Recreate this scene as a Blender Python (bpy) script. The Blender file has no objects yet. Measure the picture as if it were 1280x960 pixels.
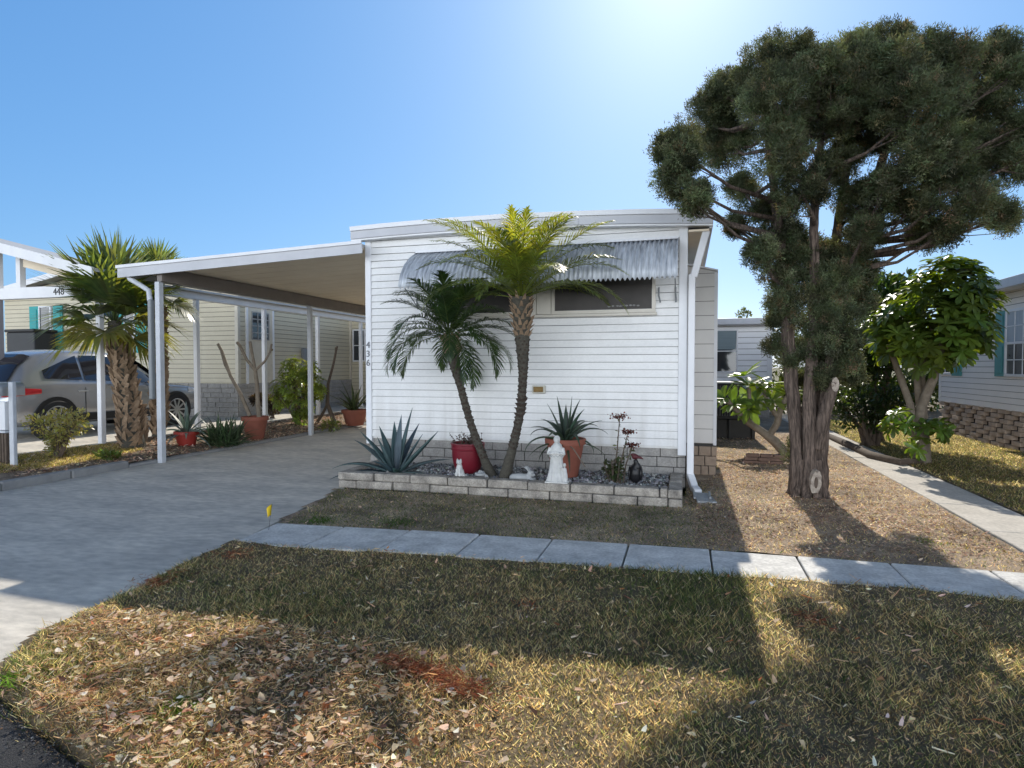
import bpy, math, random
import numpy as np
from mathutils import Vector, Matrix
rng = np.random.default_rng(11)
random.seed(11)
PI = math.pi
scene = bpy.context.scene
COL = scene.collection

# ------------------------------------------------------------------ camera
FPX, HOR, YAW, CAMZ = 760.0, 458.0, math.radians(15.9), 1.55
cam_data = bpy.data.cameras.new('camera')
cam_data.sensor_width = 36.0
cam_data.lens = FPX / 1280 * 36
cam_data.clip_start = 0.05
cam_data.clip_end = 3000
cam = bpy.data.objects.new('camera', cam_data)
COL.objects.link(cam)
cam.location = (0, 0, CAMZ)
cam.rotation_euler = (math.radians(90) - math.atan((480 - HOR) / FPX), 0, YAW)
scene.camera = cam

def ray(px, py):
    c = (px - 640) / FPX
    return (c * math.cos(YAW) - math.sin(YAW), c * math.sin(YAW) + math.cos(YAW), (HOR - py) / FPX)
def at(px, py, Y):
    r = ray(px, py); k = Y / r[1]
    return Vector((r[0] * k, Y, CAMZ + r[2] * k))
def atg(px, py, z=0.0):
    r = ray(px, py); k = (z - CAMZ) / r[2]
    return Vector((r[0] * k, r[1] * k, z))

# ------------------------------------------------------------------ materials
def nodes(name):
    m = bpy.data.materials.new(name); m.use_nodes = True
    nt = m.node_tree; nt.nodes.clear()
    return m, nt, nt.nodes.new, nt.links.new
def M(name, col, rough=.6, col2=None, scale=6, contrast=1.0, bump=0.0, bscale=60, metal=0.0, spec=.4, detail=6, stretch=None, fine=None):
    """principled surface with two-tone noise colour and noise bump in world space"""
    m, nt, N, L = nodes(name)
    out = N('ShaderNodeOutputMaterial'); b = N('ShaderNodeBsdfPrincipled'); L(b.outputs[0], out.inputs[0])
    geo = N('ShaderNodeNewGeometry'); vec = geo.outputs['Position']
    if stretch:
        mp = N('ShaderNodeMapping'); mp.inputs['Scale'].default_value = stretch; L(vec, mp.inputs[0]); vec = mp.outputs[0]
    n = N('ShaderNodeTexNoise'); n.inputs['Scale'].default_value = scale; n.inputs['Detail'].default_value = detail
    n.inputs['Roughness'].default_value = .65; L(vec, n.inputs['Vector'])
    r = N('ShaderNodeValToRGB'); h = .22 / contrast
    r.color_ramp.elements[0].position = max(0, .5 - h); r.color_ramp.elements[1].position = min(1, .5 + h)
    if col2 is None: col2 = tuple(c * .8 for c in col)
    r.color_ramp.elements[0].color = (*col2, 1); r.color_ramp.elements[1].color = (*col, 1)
    L(n.outputs['Fac'], r.inputs[0]); cout = r.outputs[0]
    if fine:
        n3 = N('ShaderNodeTexNoise'); n3.inputs['Scale'].default_value = fine[0]; n3.inputs['Detail'].default_value = 3; L(vec, n3.inputs['Vector'])
        mr = N('ShaderNodeMapRange'); mr.inputs[1].default_value = .3; mr.inputs[2].default_value = .7
        mr.inputs[3].default_value = 1 - fine[1]; mr.inputs[4].default_value = 1 + fine[1]; L(n3.outputs['Fac'], mr.inputs[0])
        mx = N('ShaderNodeVectorMath'); mx.operation = 'SCALE'; L(cout, mx.inputs[0]); L(mr.outputs[0], mx.inputs['Scale']); cout = mx.outputs[0]
    L(cout, b.inputs['Base Color'])
    b.inputs['Roughness'].default_value = rough; b.inputs['Metallic'].default_value = metal
    b.inputs['Specular IOR Level'].default_value = spec
    if bump:
        n2 = N('ShaderNodeTexNoise'); n2.inputs['Scale'].default_value = bscale; n2.inputs['Detail'].default_value = 5; L(vec, n2.inputs['Vector'])
        bp = N('ShaderNodeBump'); bp.inputs['Strength'].default_value = bump; bp.inputs['Distance'].default_value = .02
        L(n2.outputs['Fac'], bp.inputs['Height']); L(bp.outputs[0], b.inputs['Normal'])
    return m
def LEAF(name, col, transl=.4, rough=.45, tcol=None, var=.35, spec=.35):
    """leaf: colour from the per-face attribute 'col' times col, part of the light passes through"""
    m, nt, N, L = nodes(name)
    out = N('ShaderNodeOutputMaterial'); b = N('ShaderNodeBsdfPrincipled'); t = N('ShaderNodeBsdfTranslucent'); mix = N('ShaderNodeMixShader')
    a = N('ShaderNodeAttribute'); a.attribute_name = 'col'
    geo = N('ShaderNodeNewGeometry'); n = N('ShaderNodeTexNoise'); n.inputs['Scale'].default_value = 5; L(geo.outputs['Position'], n.inputs['Vector'])
    mr = N('ShaderNodeMapRange'); mr.inputs[1].default_value = .3; mr.inputs[2].default_value = .7
    mr.inputs[3].default_value = 1 - var; mr.inputs[4].default_value = 1 + var; L(n.outputs['Fac'], mr.inputs[0])
    v = N('ShaderNodeVectorMath'); v.operation = 'MULTIPLY'; L(a.outputs['Color'], v.inputs[0]); v.inputs[1].default_value = col
    s = N('ShaderNodeVectorMath'); s.operation = 'SCALE'; L(v.outputs[0], s.inputs[0]); L(mr.outputs[0], s.inputs['Scale'])
    v2 = N('ShaderNodeVectorMath'); v2.operation = 'MULTIPLY'; L(s.outputs[0], v2.inputs[0]); v2.inputs[1].default_value = tcol or (1.5, 1.45, .6)
    L(s.outputs[0], b.inputs['Base Color']); L(v2.outputs[0], t.inputs['Color'])
    b.inputs['Roughness'].default_value = rough; b.inputs['Specular IOR Level'].default_value = spec
    mix.inputs[0].default_value = transl; L(b.outputs[0], mix.inputs[1]); L(t.outputs[0], mix.inputs[2]); L(mix.outputs[0], out.inputs[0])
    return m
def GLASS(name, col=(.02, .025, .03), rough=.04):
    m, nt, N, L = nodes(name)
    out = N('ShaderNodeOutputMaterial'); b = N('ShaderNodeBsdfPrincipled'); L(b.outputs[0], out.inputs[0])
    geo = N('ShaderNodeNewGeometry'); n = N('ShaderNodeTexNoise'); n.inputs['Scale'].default_value = 3; L(geo.outputs['Position'], n.inputs['Vector'])
    r = N('ShaderNodeValToRGB'); r.color_ramp.elements[0].color = (*col, 1); r.color_ramp.elements[1].color = (*[c * 1.8 for c in col], 1)
    L(n.outputs['Fac'], r.inputs[0]); L(r.outputs[0], b.inputs['Base Color'])
    b.inputs['Roughness'].default_value = rough; b.inputs['Specular IOR Level'].default_value = .8
    bp = N('ShaderNodeBump'); bp.inputs['Strength'].default_value = .03; L(n.outputs['Fac'], bp.inputs['Height']); L(bp.outputs[0], b.inputs['Normal'])
    return m

m_siding = M('white_siding', (.82, .82, .81), .45, (.70, .70, .69), 1.3, .8, .04, 14, fine=(30, .04), stretch=(1, 1, 2.5))
def weather(m, z0, z1, col):
    """splash dirt fading upward from z0 to z1 and faint run-off streaks"""
    nt = m.node_tree; N = nt.nodes.new; L = nt.links.new; b = [n for n in nt.nodes if n.type == 'BSDF_PRINCIPLED'][0]; src = b.inputs['Base Color'].links[0].from_socket
    g = N('ShaderNodeNewGeometry'); s = N('ShaderNodeSeparateXYZ'); L(g.outputs['Position'], s.inputs[0])
    mp = N('ShaderNodeMapping'); mp.inputs['Scale'].default_value = (7, 1, .5); L(g.outputs['Position'], mp.inputs[0])
    n = N('ShaderNodeTexNoise'); n.inputs['Scale'].default_value = 1.1; n.inputs['Detail'].default_value = 8; L(mp.outputs[0], n.inputs['Vector'])
    r = N('ShaderNodeMapRange'); r.inputs[1].default_value = z1; r.inputs[2].default_value = z0; L(s.outputs[2], r.inputs[0])
    a = N('ShaderNodeMath'); a.operation = 'MULTIPLY_ADD'; L(r.outputs[0], a.inputs[0]); a.inputs[1].default_value = .40; a.inputs[2].default_value = .05
    k = N('ShaderNodeMapRange'); k.inputs[1].default_value = .42; k.inputs[2].default_value = .75; L(n.outputs['Fac'], k.inputs[0])
    f = N('ShaderNodeMath'); f.operation = 'MULTIPLY'; L(a.outputs[0], f.inputs[0]); L(k.outputs[0], f.inputs[1])
    x = N('ShaderNodeMix'); x.data_type = 'RGBA'; L(f.outputs[0], x.inputs['Factor']); L(src, x.inputs['A']); x.inputs['B'].default_value = (*col, 1); L(x.outputs['Result'], b.inputs['Base Color'])
weather(m_siding, .5, 1.3, (.34, .31, .26))
m_lap = M('lap_shade', (.20, .20, .21), .9)  # dark tone standing in for the shade line under each siding course
m_cream = M('cream_siding', (.60, .545, .40), .5, (.53, .475, .345), 2, .8, fine=(30, .03))
m_trim = M('white_trim', (.80, .81, .83), .4, (.68, .69, .71), 3, .8)
m_fascia = M('fascia_metal', (.56, .57, .60), .45, (.45, .46, .49), 2.5, .8)
m_beige = M('soffit_beige', (.88, .77, .60), .6, (.74, .63, .48), 1.5, .8)
m_taupe = M('taupe_beam', (.20, .175, .155), .5, (.15, .13, .12), 3)
m_grey_post = M('painted_post', (.62, .65, .69), .45, (.44, .46, .49), 5, .8)
m_grey_pipe = M('grey_pipe', (.20, .215, .225), .4, (.24, .26, .27), 4)
m_block = M('stone_block', (.56, .51, .44), .9, (.11, .10, .09), 7, .75, .7, 70, fine=(60, .25))
m_block_skirt = M('skirting_block', (.42, .40, .37), .9, (.27, .26, .245), 9, .9, .5, 70, fine=(50, .15))
m_block_warm = M('warm_block', (.42, .33, .25), .9, (.28, .21, .16), 9, .9, .5, 60)
m_mortar = M('mortar', (.10, .095, .09), .95, (.06, .06, .06), 20)
m_awning = M('awning_metal', (.74, .78, .83), .45, (.16, .18, .21), 3.2, .8, 0, metal=.15, stretch=(9, 1, .8), fine=(6, .15))
m_glass = GLASS('window_glass')
m_screen = M('insect_screen', (.085, .078, .072), .7, (.05, .046, .043), 2)
m_roof = M('roof_metal', (.5, .5, .5), .5)
m_black = M('black_paint', (.015, .015, .016), .5)
m_brass = M('bronze_plate', (.20, .13, .05), .4, (.12, .08, .03), 30, metal=.6)
m_turq = M('turquoise_paint', (.02, .36, .36), .5, (.015, .29, .29), 4)
m_teal2 = M('faded_teal_paint', (.09, .33, .33), .5, (.07, .26, .27), 4)
m_conc = M('driveway_concrete', (.78, .72, .62), .85, (.40, .38, .345), 1.4, .8, .25, 90, stretch=(.8, 1.8, 1), fine=(9, .16), detail=10)
m_walk = M('walk_concrete', (.90, .88, .83), .85, (.42, .41, .385), 4.5, .85, .25, 90, fine=(40, .15), detail=9)
m_kerb = M('kerb_concrete', (.34, .34, .33), .9, (.22, .22, .22), 5, .8, .3, 60)
m_asphalt = M('asphalt', (.060, .060, .064), .9, (.035, .035, .037), 3, 1, 1.0, 160, fine=(260, .8))
m_soil = M('lawn_soil', (.26, .19, .11), .95, (.07, .055, .035), 5, .8, .8, 50, fine=(60, .4), detail=10)
m_yard = M('dry_yard', (.56, .43, .30), .95, (.12, .085, .06), 1.8, 1.1, .8, 45, fine=(70, .45), detail=10)
m_bed = M('bed_soil', (.34, .27, .20), .95, (.12, .09, .065), 5, .8, .8, 40, fine=(50, .5), detail=10)
m_ground = M('far_ground', (.20, .18, .09), .95, (.12, .11, .055), .6, .8)
m_terracotta = M('terracotta', (.30, .10, .065), .75, (.21, .07, .045), 9, .8, .15, 60)
m_redpot = M('red_glaze', (.19, .014, .026), .4, (.14, .01, .02), 7)
m_redpot2 = M('red_plastic', (.34, .04, .03), .5, (.27, .03, .02), 7)
m_plaster = M('white_plaster', (.72, .72, .70), .75, (.46, .46, .44), 16, .8, .15, 60)
m_greystone = M('grey_cast_stone', (.46, .47, .47), .85, (.30, .31, .31), 14, .8, .3, 60)
m_blackfig = M('black_glaze', (.014, .014, .016), .4)
m_redfig = M('dark_red_paint', (.09, .015, .02), .5)
m_gravel = LEAF('gravel_stone', (1, 1, 1), 0, .8, var=.25)
m_flag = M('yellow_flag', (.85, .60, .02), .5, (.8, .52, .02), 20)
m_wire = M('flag_wire', (.12, .12, .12), .5)
m_bark_palm = M('palm_bark', (.12, .11, .085), .95, (.04, .036, .03), 18, .8, .9, 45, stretch=(1, 1, 2.2))
m_boot = M('palm_boot', (.40, .28, .18), .9, (.13, .09, .06), 14, .8, .5, 50)
m_boot_dark = M('palm_boot_dark', (.09, .065, .05), .95, (.035, .027, .022), 25, .8, .5, 50)
m_bark = M('juniper_bark', (.20, .15, .12), .95, (.03, .022, .018), 8, 1.3, 1.0, 34, stretch=(4.5, 4.5, .4), fine=(22, .45))
m_cut = M('cut_wood', (.46, .40, .33), .85, (.20, .16, .13), 22, 1.2, .4, 50)
m_stem_pale = M('pale_stem', (.27, .225, .175), .85, (.12, .095, .07), 12, .8, .3, 40)
m_stem_brown = M('brown_stem', (.14, .105, .08), .9, (.08, .06, .045), 12)
m_leaf_palm = LEAF('palm_leaf', (1, 1, 1), .5, .32, tcol=(2.9, 2.3, .5), spec=.6)
m_leaf = LEAF('broad_leaf', (1, 1, 1), .45, .32, tcol=(2.5, 2.2, .45), spec=.6)
m_leaf_dull = LEAF('juniper_leaf', (1, 1, 1), .38, .7, tcol=(1.7, 1.45, .7), spec=.2)
m_succ = LEAF('agave_leaf', (1, 1, 1), .06, .45, var=.25)
m_grass = LEAF('grass_blade', (.80, .80, .80), .62, .6, tcol=(2.75, 2.55, 1.75), spec=.2, var=.2)
m_litter = LEAF('dry_leaf', (1, 1, 1), .25, .75, tcol=(1.2, 1.0, .8), spec=.2, var=.2)

# ------------------------------------------------------------------ objects
def tag(o, label=None, cat=None, group=None, kind=None):
    if label: o['label'] = label
    if cat: o['category'] = cat
    if group: o['group'] = group
    if kind: o['kind'] = kind
    return o
def empty(name, loc, label, cat, group=None, rz=0.0):
    o = bpy.data.objects.new(name, None); COL.objects.link(o)
    o.empty_display_size = .2
    o.location = loc; o.rotation_euler = (0, 0, rz)
    return tag(o, label, cat, group)
def root_matrix(o):
    while o.parent: o = o.parent
    if o.type == 'EMPTY': return Matrix.Translation(o.location) @ Matrix.Rotation(o.rotation_euler[2], 4, 'Z')
    return Matrix.Identity(4)
def link(name, me, mats, parent, world):
    ob = bpy.data.objects.new(name, me); COL.objects.link(ob)
    for m in (mats if isinstance(mats, (list, tuple)) else [mats]): me.materials.append(m)
    if parent is not None:
        ob.parent = parent
        if world: me.transform(root_matrix(parent).inverted())
    return ob
class MB:
    def __init__(s): s.v = []; s.f = []
    def add(s, vs, fs):
        b = len(s.v); s.v += [tuple(p) for p in vs]; s.f += [tuple(i + b for i in f) for f in fs]
    def box(s, lo, hi):
        x0, y0, z0 = lo; x1, y1, z1 = hi
        s.add([(x0,y0,z0),(x1,y0,z0),(x1,y1,z0),(x0,y1,z0),(x0,y0,z1),(x1,y0,z1),(x1,y1,z1),(x0,y1,z1)],
              [(0,3,2,1),(4,5,6,7),(0,1,5,4),(1,2,6,5),(2,3,7,6),(3,0,4,7)])
    def bar(s, p0, p1, w, h, up=(0, 0, 1)):
        p0 = Vector(p0); p1 = Vector(p1); d = (p1 - p0).normalized(); up = Vector(up)
        if abs(d.dot(up)) > .95: up = Vector((0, 1, 0))
        x = d.cross(up).normalized() * w / 2; z = x.normalized().cross(d) * h / 2
        s.add([p0-x-z, p0+x-z, p0+x+z, p0-x+z, p1-x-z, p1+x-z, p1+x+z, p1-x+z],
              [(0,1,2,3),(7,6,5,4),(0,4,5,1),(1,5,6,2),(2,6,7,3),(3,7,4,0)])
    def tube(s, pts, rad, n=8, cap=True, flute=0, jit=0):
        pts = [Vector(p) for p in pts]
        if not isinstance(rad, (list, tuple)): rad = [rad] * len(pts)
        vs = []; ref = None
        for i, p in enumerate(pts):
            d = (pts[min(i + 1, len(pts) - 1)] - pts[max(i - 1, 0)]).normalized()
            if ref is None:
                ref = Vector((1, 0, 0)) if abs(d.x) < .8 else Vector((0, 1, 0))
            x = (ref - d * ref.dot(d)).normalized(); y = d.cross(x); ref = x
            for k in range(n):
                a = 2 * PI * k / n; r = rad[i] * (1 + flute * math.sin(a * 5 + i * .15) + (random.uniform(-jit, jit) if jit else 0))
                vs.append(p + (x * math.cos(a) + y * math.sin(a)) * r)
        fs = [(i*n+k, i*n+(k+1) % n, (i+1)*n+(k+1) % n, (i+1)*n+k) for i in range(len(pts)-1) for k in range(n)]
        if cap: fs += [tuple(range(n))[::-1], tuple((len(pts)-1)*n+k for k in range(n))]
        s.add(vs, fs)
    def lathe(s, prof, c, n=28, cap=True):
        vs = [(c[0]+r*math.cos(2*PI*k/n), c[1]+r*math.sin(2*PI*k/n), c[2]+z) for r, z in prof for k in range(n)]
        fs = [(i*n+k, i*n+(k+1) % n, (i+1)*n+(k+1) % n, (i+1)*n+k) for i in range(len(prof)-1) for k in range(n)]
        if cap: fs += [tuple(range(n))[::-1], tuple((len(prof)-1)*n+k for k in range(n))]
        s.add(vs, fs)
    def ball(s, c, r, n=12, rot=None):
        if not isinstance(r, (tuple, list)): r = (r, r, r)
        vs = []; m = n // 2
        for i in range(m + 1):
            t = PI * i / m
            for k in range(n):
                a = 2 * PI * k / n
                p = Vector((r[0]*math.sin(t)*math.cos(a), r[1]*math.sin(t)*math.sin(a), r[2]*math.cos(t)))
                if rot is not None: p = rot @ p
                vs.append(Vector(c) + p)
        s.add(vs, [(i*n+k, (i+1)*n+k, (i+1)*n+(k+1) % n, i*n+(k+1) % n) for i in range(m) for k in range(n)])
    def prism(s, poly, axis, a, b):
        """polygon in the two other axes swept from a to b along axis"""
        def P(u, v, w): return {'x': (w, u, v), 'y': (u, w, v), 'z': (u, v, w)}[axis]
        n = len(poly)
        s.add([P(u, v, a) for u, v in poly] + [P(u, v, b) for u, v in poly],
              [tuple(range(n))[::-1], tuple(range(n, 2*n))] + [(i, (i+1) % n, n+(i+1) % n, n+i) for i in range(n)])
    def siding(s, p0, p1, z0, z1, course=.1, lip=.016, wave=.0, gap=.007, back=None):
        """lap siding from p0 to p1 (x,y) ; faces to the right of the direction p0->p1"""
        p0 = Vector((*p0, 0)); p1 = Vector((*p1, 0)); d = (p1 - p0).normalized(); nrm = Vector((d.y, -d.x, 0))
        if back is not None:
            o = nrm*.0005; back.add([p0+o+Vector((0, 0, z0)), p1+o+Vector((0, 0, z0)), p1+o+Vector((0, 0, z1)), p0+o+Vector((0, 0, z1))], [(0, 1, 2, 3)])  # dark sheet seen through the slots makes the shade lines below the laps
        z = z0; segs = max(1, int((p1-p0).length / .7))
        while z < z1 - .005:
            zt = min(z + course, z1); vs = []
            for i in range(segs + 1):
                q = p0.lerp(p1, i / segs); j = random.uniform(-wave, wave)
                vs += [q + Vector((0, 0, z + j)), q + nrm*lip + Vector((0, 0, z + j)), q + nrm*.003 + Vector((0, 0, zt - gap + j))]
            fs = []
            for i in range(segs):
                b = 3 * i
                fs += [(b, b+3, b+4, b+1), (b+1, b+4, b+5, b+2)]
            s.add(vs, fs); z = zt
    def build(s, name, mat, parent=None, world=False, smooth=None, bevel=0, seg=2):
        me = bpy.data.meshes.new(name); me.from_pydata(s.v, [], s.f); me.validate(); me.update()
        ob = link(name, me, mat, parent, world)
        if smooth:
            me.polygons.foreach_set('use_smooth', [True] * len(me.polygons)); me.set_sharp_from_angle(angle=math.radians(smooth))
        if bevel:
            b = ob.modifiers.new('bevel', 'BEVEL'); b.width = bevel; b.segments = seg; b.limit_method = 'ANGLE'; b.angle_limit = math.radians(40)
        return ob
def np_mesh(name, V, F, cols, mat, parent=None, world=False, smooth=False):
    """V (n,3) F (m,4) cols (m,3)"""
    me = bpy.data.meshes.new(name); V = np.asarray(V, np.float32); F = np.asarray(F, np.int32)
    me.vertices.add(len(V)); me.vertices.foreach_set('co', V.ravel())
    me.loops.add(F.size); me.loops.foreach_set('vertex_index', F.ravel())
    me.polygons.add(len(F)); me.polygons.foreach_set('loop_start', np.arange(0, F.size, F.shape[1], dtype=np.int32))
    me.polygons.foreach_set('loop_total', np.full(len(F), F.shape[1], np.int32))
    if smooth: me.polygons.foreach_set('use_smooth', np.ones(len(F), bool))
    at_ = me.attributes.new('col', 'FLOAT_COLOR', 'FACE')
    c4 = np.ones((len(F), 4), np.float32); c4[:, :3] = cols; at_.data.foreach_set('color', c4.ravel())
    me.update()
    return link(name, me, mat, parent, world)
def unit(a): return a / np.maximum(np.linalg.norm(a, axis=-1, keepdims=True), 1e-9)
def scatter(T, TF, P, D, Nrm, S, cols):
    """copies of a template (y = long axis, z = normal) at P along D; returns V, F, C"""
    D = unit(D); X = unit(np.cross(D, Nrm)); Z = np.cross(X, D)
    S = np.asarray(S, float)
    if S.ndim == 1: S = np.stack([S, S, S], 1)
    T = np.asarray(T, float)
    L = T[None] * S[:, None, :]
    V = P[:, None, :] + L[..., 0:1]*X[:, None] + L[..., 1:2]*D[:, None] + L[..., 2:3]*Z[:, None]
    k = len(T); F = (np.asarray(TF)[None] + (np.arange(len(P))*k)[:, None, None]).reshape(-1, len(TF[0]))
    return V.reshape(-1, 3), F, np.repeat(cols, len(TF), axis=0)
def merge(parts):
    Vs, Fs, Cs = [], [], []; b = 0
    for V, F, Cc in parts:
        Vs.append(V); Fs.append(F + b); Cs.append(Cc); b += len(V)
    return np.concatenate(Vs), np.concatenate(Fs), np.concatenate(Cs)
def jit(col, n, a=.25, hue=.1):
    c = np.asarray(col, float)[None] * (1 + rng.uniform(-a, a, (n, 1)))
    return np.clip(c * (1 + rng.uniform(-hue, hue, (n, 3))), 0, 1)
def pick(palette, w, n, a=.2, hue=.08):
    p = np.asarray(palette)[rng.choice(len(palette), n, p=np.asarray(w)/sum(w))]
    return np.clip(p * (1 + rng.uniform(-a, a, (n, 1))) * (1 + rng.uniform(-hue, hue, (n, 3))), 0, 1)
def rdir(n, up=0.0):
    d = rng.normal(size=(n, 3)); d = unit(d); d[:, 2] += up; return unit(d)
RHOMB = ([(-.5, .45, 0), (0, 0, 0), (.5, .45, .0), (0, 1, -.05)], [(0, 1, 2, 3)])
def oval_template(w=.42, fold=.1, droop=.12, rows=((0, .12), (.25, .75), (.55, 1), (.82, .62), (1, .04))):
    T = []
    for y, ww in rows:
        z = -droop * y * y
        T += [(-w/2*ww, y, z + fold*ww*.5), (0, y, z), (w/2*ww, y, z + fold*ww*.5)]
    F = []
    for i in range(len(rows)-1):
        b = 3*i; F += [(b, b+1, b+4, b+3), (b+1, b+2, b+5, b+4)]
    return T, F
OVAL = oval_template(); OBOV = oval_template(.36, .1, .22, ((0, .2), (.3, .55), (.65, 1), (.88, .8), (1, .12)))
STONE = ([(-.5,-.4,-.3),(.45,-.5,-.3),(.5,.4,-.3),(-.4,.5,-.3),(-.35,-.3,.3),(.3,-.35,.35),(.35,.3,.25),(-.3,.35,.3)],
         [(0,3,2,1),(4,5,6,7),(0,1,5,4),(1,2,6,5),(2,3,7,6),(3,0,4,7)])
BLADE = ([(-.5, 0, 0), (.5, 0, 0), (-.38, .5, .06), (.38, .5, .06), (-.04, 1, .0), (.04, 1, .0)], [(0, 1, 3, 2), (2, 3, 5, 4)])
def vnoise(x, y, s, seed=0):
    r = np.random.default_rng(seed).random((64, 64)); x = np.asarray(x)*s + 1000; y = np.asarray(y)*s + 1000
    xi = np.floor(x).astype(int); yi = np.floor(y).astype(int); fx = x-xi; fy = y-yi
    fx = fx*fx*(3-2*fx); fy = fy*fy*(3-2*fy); g = lambda a, b: r[a % 64, b % 64]
    return (g(xi, yi)*(1-fx)+g(xi+1, yi)*fx)*(1-fy)+(g(xi, yi+1)*(1-fx)+g(xi+1, yi+1)*fx)*fy
def inpoly(x, y, poly):
    c = np.zeros(len(x), bool); n = len(poly)
    for i in range(n):
        x0, y0 = poly[i]; x1, y1 = poly[(i+1) % n]
        m = ((y0 > y) != (y1 > y)) & (x < (x1-x0)*(y-y0)/((y1-y0) if y1 != y0 else 1e-9)+x0); c ^= m
    return c
def text_mesh(txt, size, depth=.004):
    cu = bpy.data.curves.new('digits', 'FONT'); cu.body = txt; cu.size = size; cu.extrude = depth; cu.align_x = 'CENTER'
    ob = bpy.data.objects.new('digits', cu); COL.objects.link(ob)
    dg = bpy.context.evaluated_depsgraph_get()
    me = bpy.data.meshes.new_from_object(ob.evaluated_get(dg)); bpy.data.objects.remove(ob); return me
def digits(name, txt, size, pos, mat, parent):
    me = text_mesh(txt, size)
    me.transform(Matrix.Translation(pos) @ Matrix.Rotation(PI/2, 4, 'X')); me.materials.clear()
    return link(name, me, mat, parent, True)
def copy_tree(o, parent=None):
    c = o.copy(); COL.objects.link(c)
    if parent is not None: c.parent = parent
    for ch in o.children: copy_tree(ch, c)
    return c

# ------------------------------------------------------------------ light
SUN_EL = math.radians(36.3); SUN_AZ = math.radians(1.2)   # a touch left of the house axis
w = bpy.data.worlds.new('World'); scene.world = w; w.use_nodes = True
nt = w.node_tree; bg = nt.nodes['Background']
sky = nt.nodes.new('ShaderNodeTexSky'); sky.sky_type = 'NISHITA'; sky.sun_disc = False
sky.sun_elevation = SUN_EL; sky.sun_rotation = -SUN_AZ; sky.altitude = 0
sky.air_density = 1.0; sky.dust_density = .7; sky.ozone_density = 1.6
# the camera's tone mapping of the sky: each channel compressed; also dimmed overhead, with fill glow added low behind the camera for the shaded wall
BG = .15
def wm(op, a, b=None):
    n = nt.nodes.new('ShaderNodeMath'); n.operation = op
    for i, v in enumerate((a, b)):
        if v is None: continue
        if isinstance(v, (int, float)): n.inputs[i].default_value = v
        else: nt.links.new(v, n.inputs[i])
    return n.outputs[0]
sep = nt.nodes.new('ShaderNodeSeparateColor'); nt.links.new(sky.outputs[0], sep.inputs[0])
tc = nt.nodes.new('ShaderNodeTexCoord'); sx = nt.nodes.new('ShaderNodeSeparateXYZ'); nt.links.new(tc.outputs['Generated'], sx.inputs[0])
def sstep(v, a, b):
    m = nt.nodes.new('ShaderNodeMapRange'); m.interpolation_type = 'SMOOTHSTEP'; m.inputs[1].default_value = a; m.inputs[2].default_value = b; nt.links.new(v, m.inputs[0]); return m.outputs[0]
back_fill = wm('MULTIPLY', sstep(wm('MULTIPLY', sx.outputs[1], -1.0), .05, .75), sstep(wm('MULTIPLY', sx.outputs[2], -1.0), -.50, -.16))
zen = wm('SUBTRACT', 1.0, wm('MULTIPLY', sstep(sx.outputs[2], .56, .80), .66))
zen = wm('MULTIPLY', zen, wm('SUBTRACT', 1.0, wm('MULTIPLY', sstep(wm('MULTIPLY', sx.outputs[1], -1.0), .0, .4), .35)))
cmb = nt.nodes.new('ShaderNodeCombineColor')
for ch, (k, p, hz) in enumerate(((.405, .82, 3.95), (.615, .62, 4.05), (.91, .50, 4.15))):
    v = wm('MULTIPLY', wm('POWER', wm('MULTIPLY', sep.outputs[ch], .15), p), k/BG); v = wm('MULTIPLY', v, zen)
    v = wm('ADD', wm('ADD', v, wm('MULTIPLY', back_fill, hz/BG)), wm('MULTIPLY', wm('POWER', wm('MULTIPLY', sep.outputs[1], .15/2.75), 4.5), .95/BG)); nt.links.new(v, cmb.inputs[ch])
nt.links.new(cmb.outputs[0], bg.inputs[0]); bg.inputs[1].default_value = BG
sl = bpy.data.lights.new('sun', 'SUN'); sl.energy = 5.0; sl.angle = math.radians(.5); sl.color = (1, .93, .82)
so = bpy.data.objects.new('sun', sl); COL.objects.link(so); so.rotation_euler = (-(PI/2 - SUN_EL), 0, SUN_AZ); so.location = (0, 20, 20)
scene.view_settings.view_transform = 'Standard'; scene.view_settings.look = 'None'; scene.view_settings.exposure = 0
scene.cycles.max_bounces = 8; scene.cycles.transparent_max_bounces = 8
# ================================================================== SETTING
def sheet(name, poly, z, mat, kind='structure', step=None, hf=None, thick=0):
    """flat sheet, or a grid cut to the polygon following hf(x,y)"""
    if step is None:
        mb = MB()
        if thick: mb.prism(poly, 'z', z - thick, z)
        else: mb.add([(x, y, z) for x, y in poly], [tuple(range(len(poly)))])
        return tag(mb.build(name, mat, bevel=.008 if thick else 0), kind=kind)
    xs = [p[0] for p in poly]; ys = [p[1] for p in poly]
    nx = int((max(xs)-min(xs))/step)+1; ny = int((max(ys)-min(ys))/step)+1
    gx, gy = np.meshgrid(np.linspace(min(xs), max(xs), nx+1), np.linspace(min(ys), max(ys), ny+1))
    zz = hf(gx, gy); V = np.stack([gx, gy, zz], -1).reshape(-1, 3)
    i, j = np.meshgrid(np.arange(nx), np.arange(ny)); b = (j*(nx+1)+i).ravel()
    F = np.stack([b, b+1, b+nx+2, b+nx+1], 1); cc = V[F].mean(1)
    F = F[inpoly(cc[:, 0], cc[:, 1], poly)]
    return tag(np_mesh(name, V, F, np.ones((len(F), 3)), mat, smooth=True), kind=kind)
G = 700
sheet('ground', [(-G, -60), (G, -60), (G, G), (-G, G)], -.07, m_ground)
sheet('road', [(-40, 4.3), (-12, 4.3), (-5.2, 3.0), (-4.2, 2.42), (-3.1, 2.06), (-2.29, 1.80), (-1, 1.45), (0, 1.25), (4, .95), (40, .8), (40, -12), (-40, -12)], -.045, m_asphalt)
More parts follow.
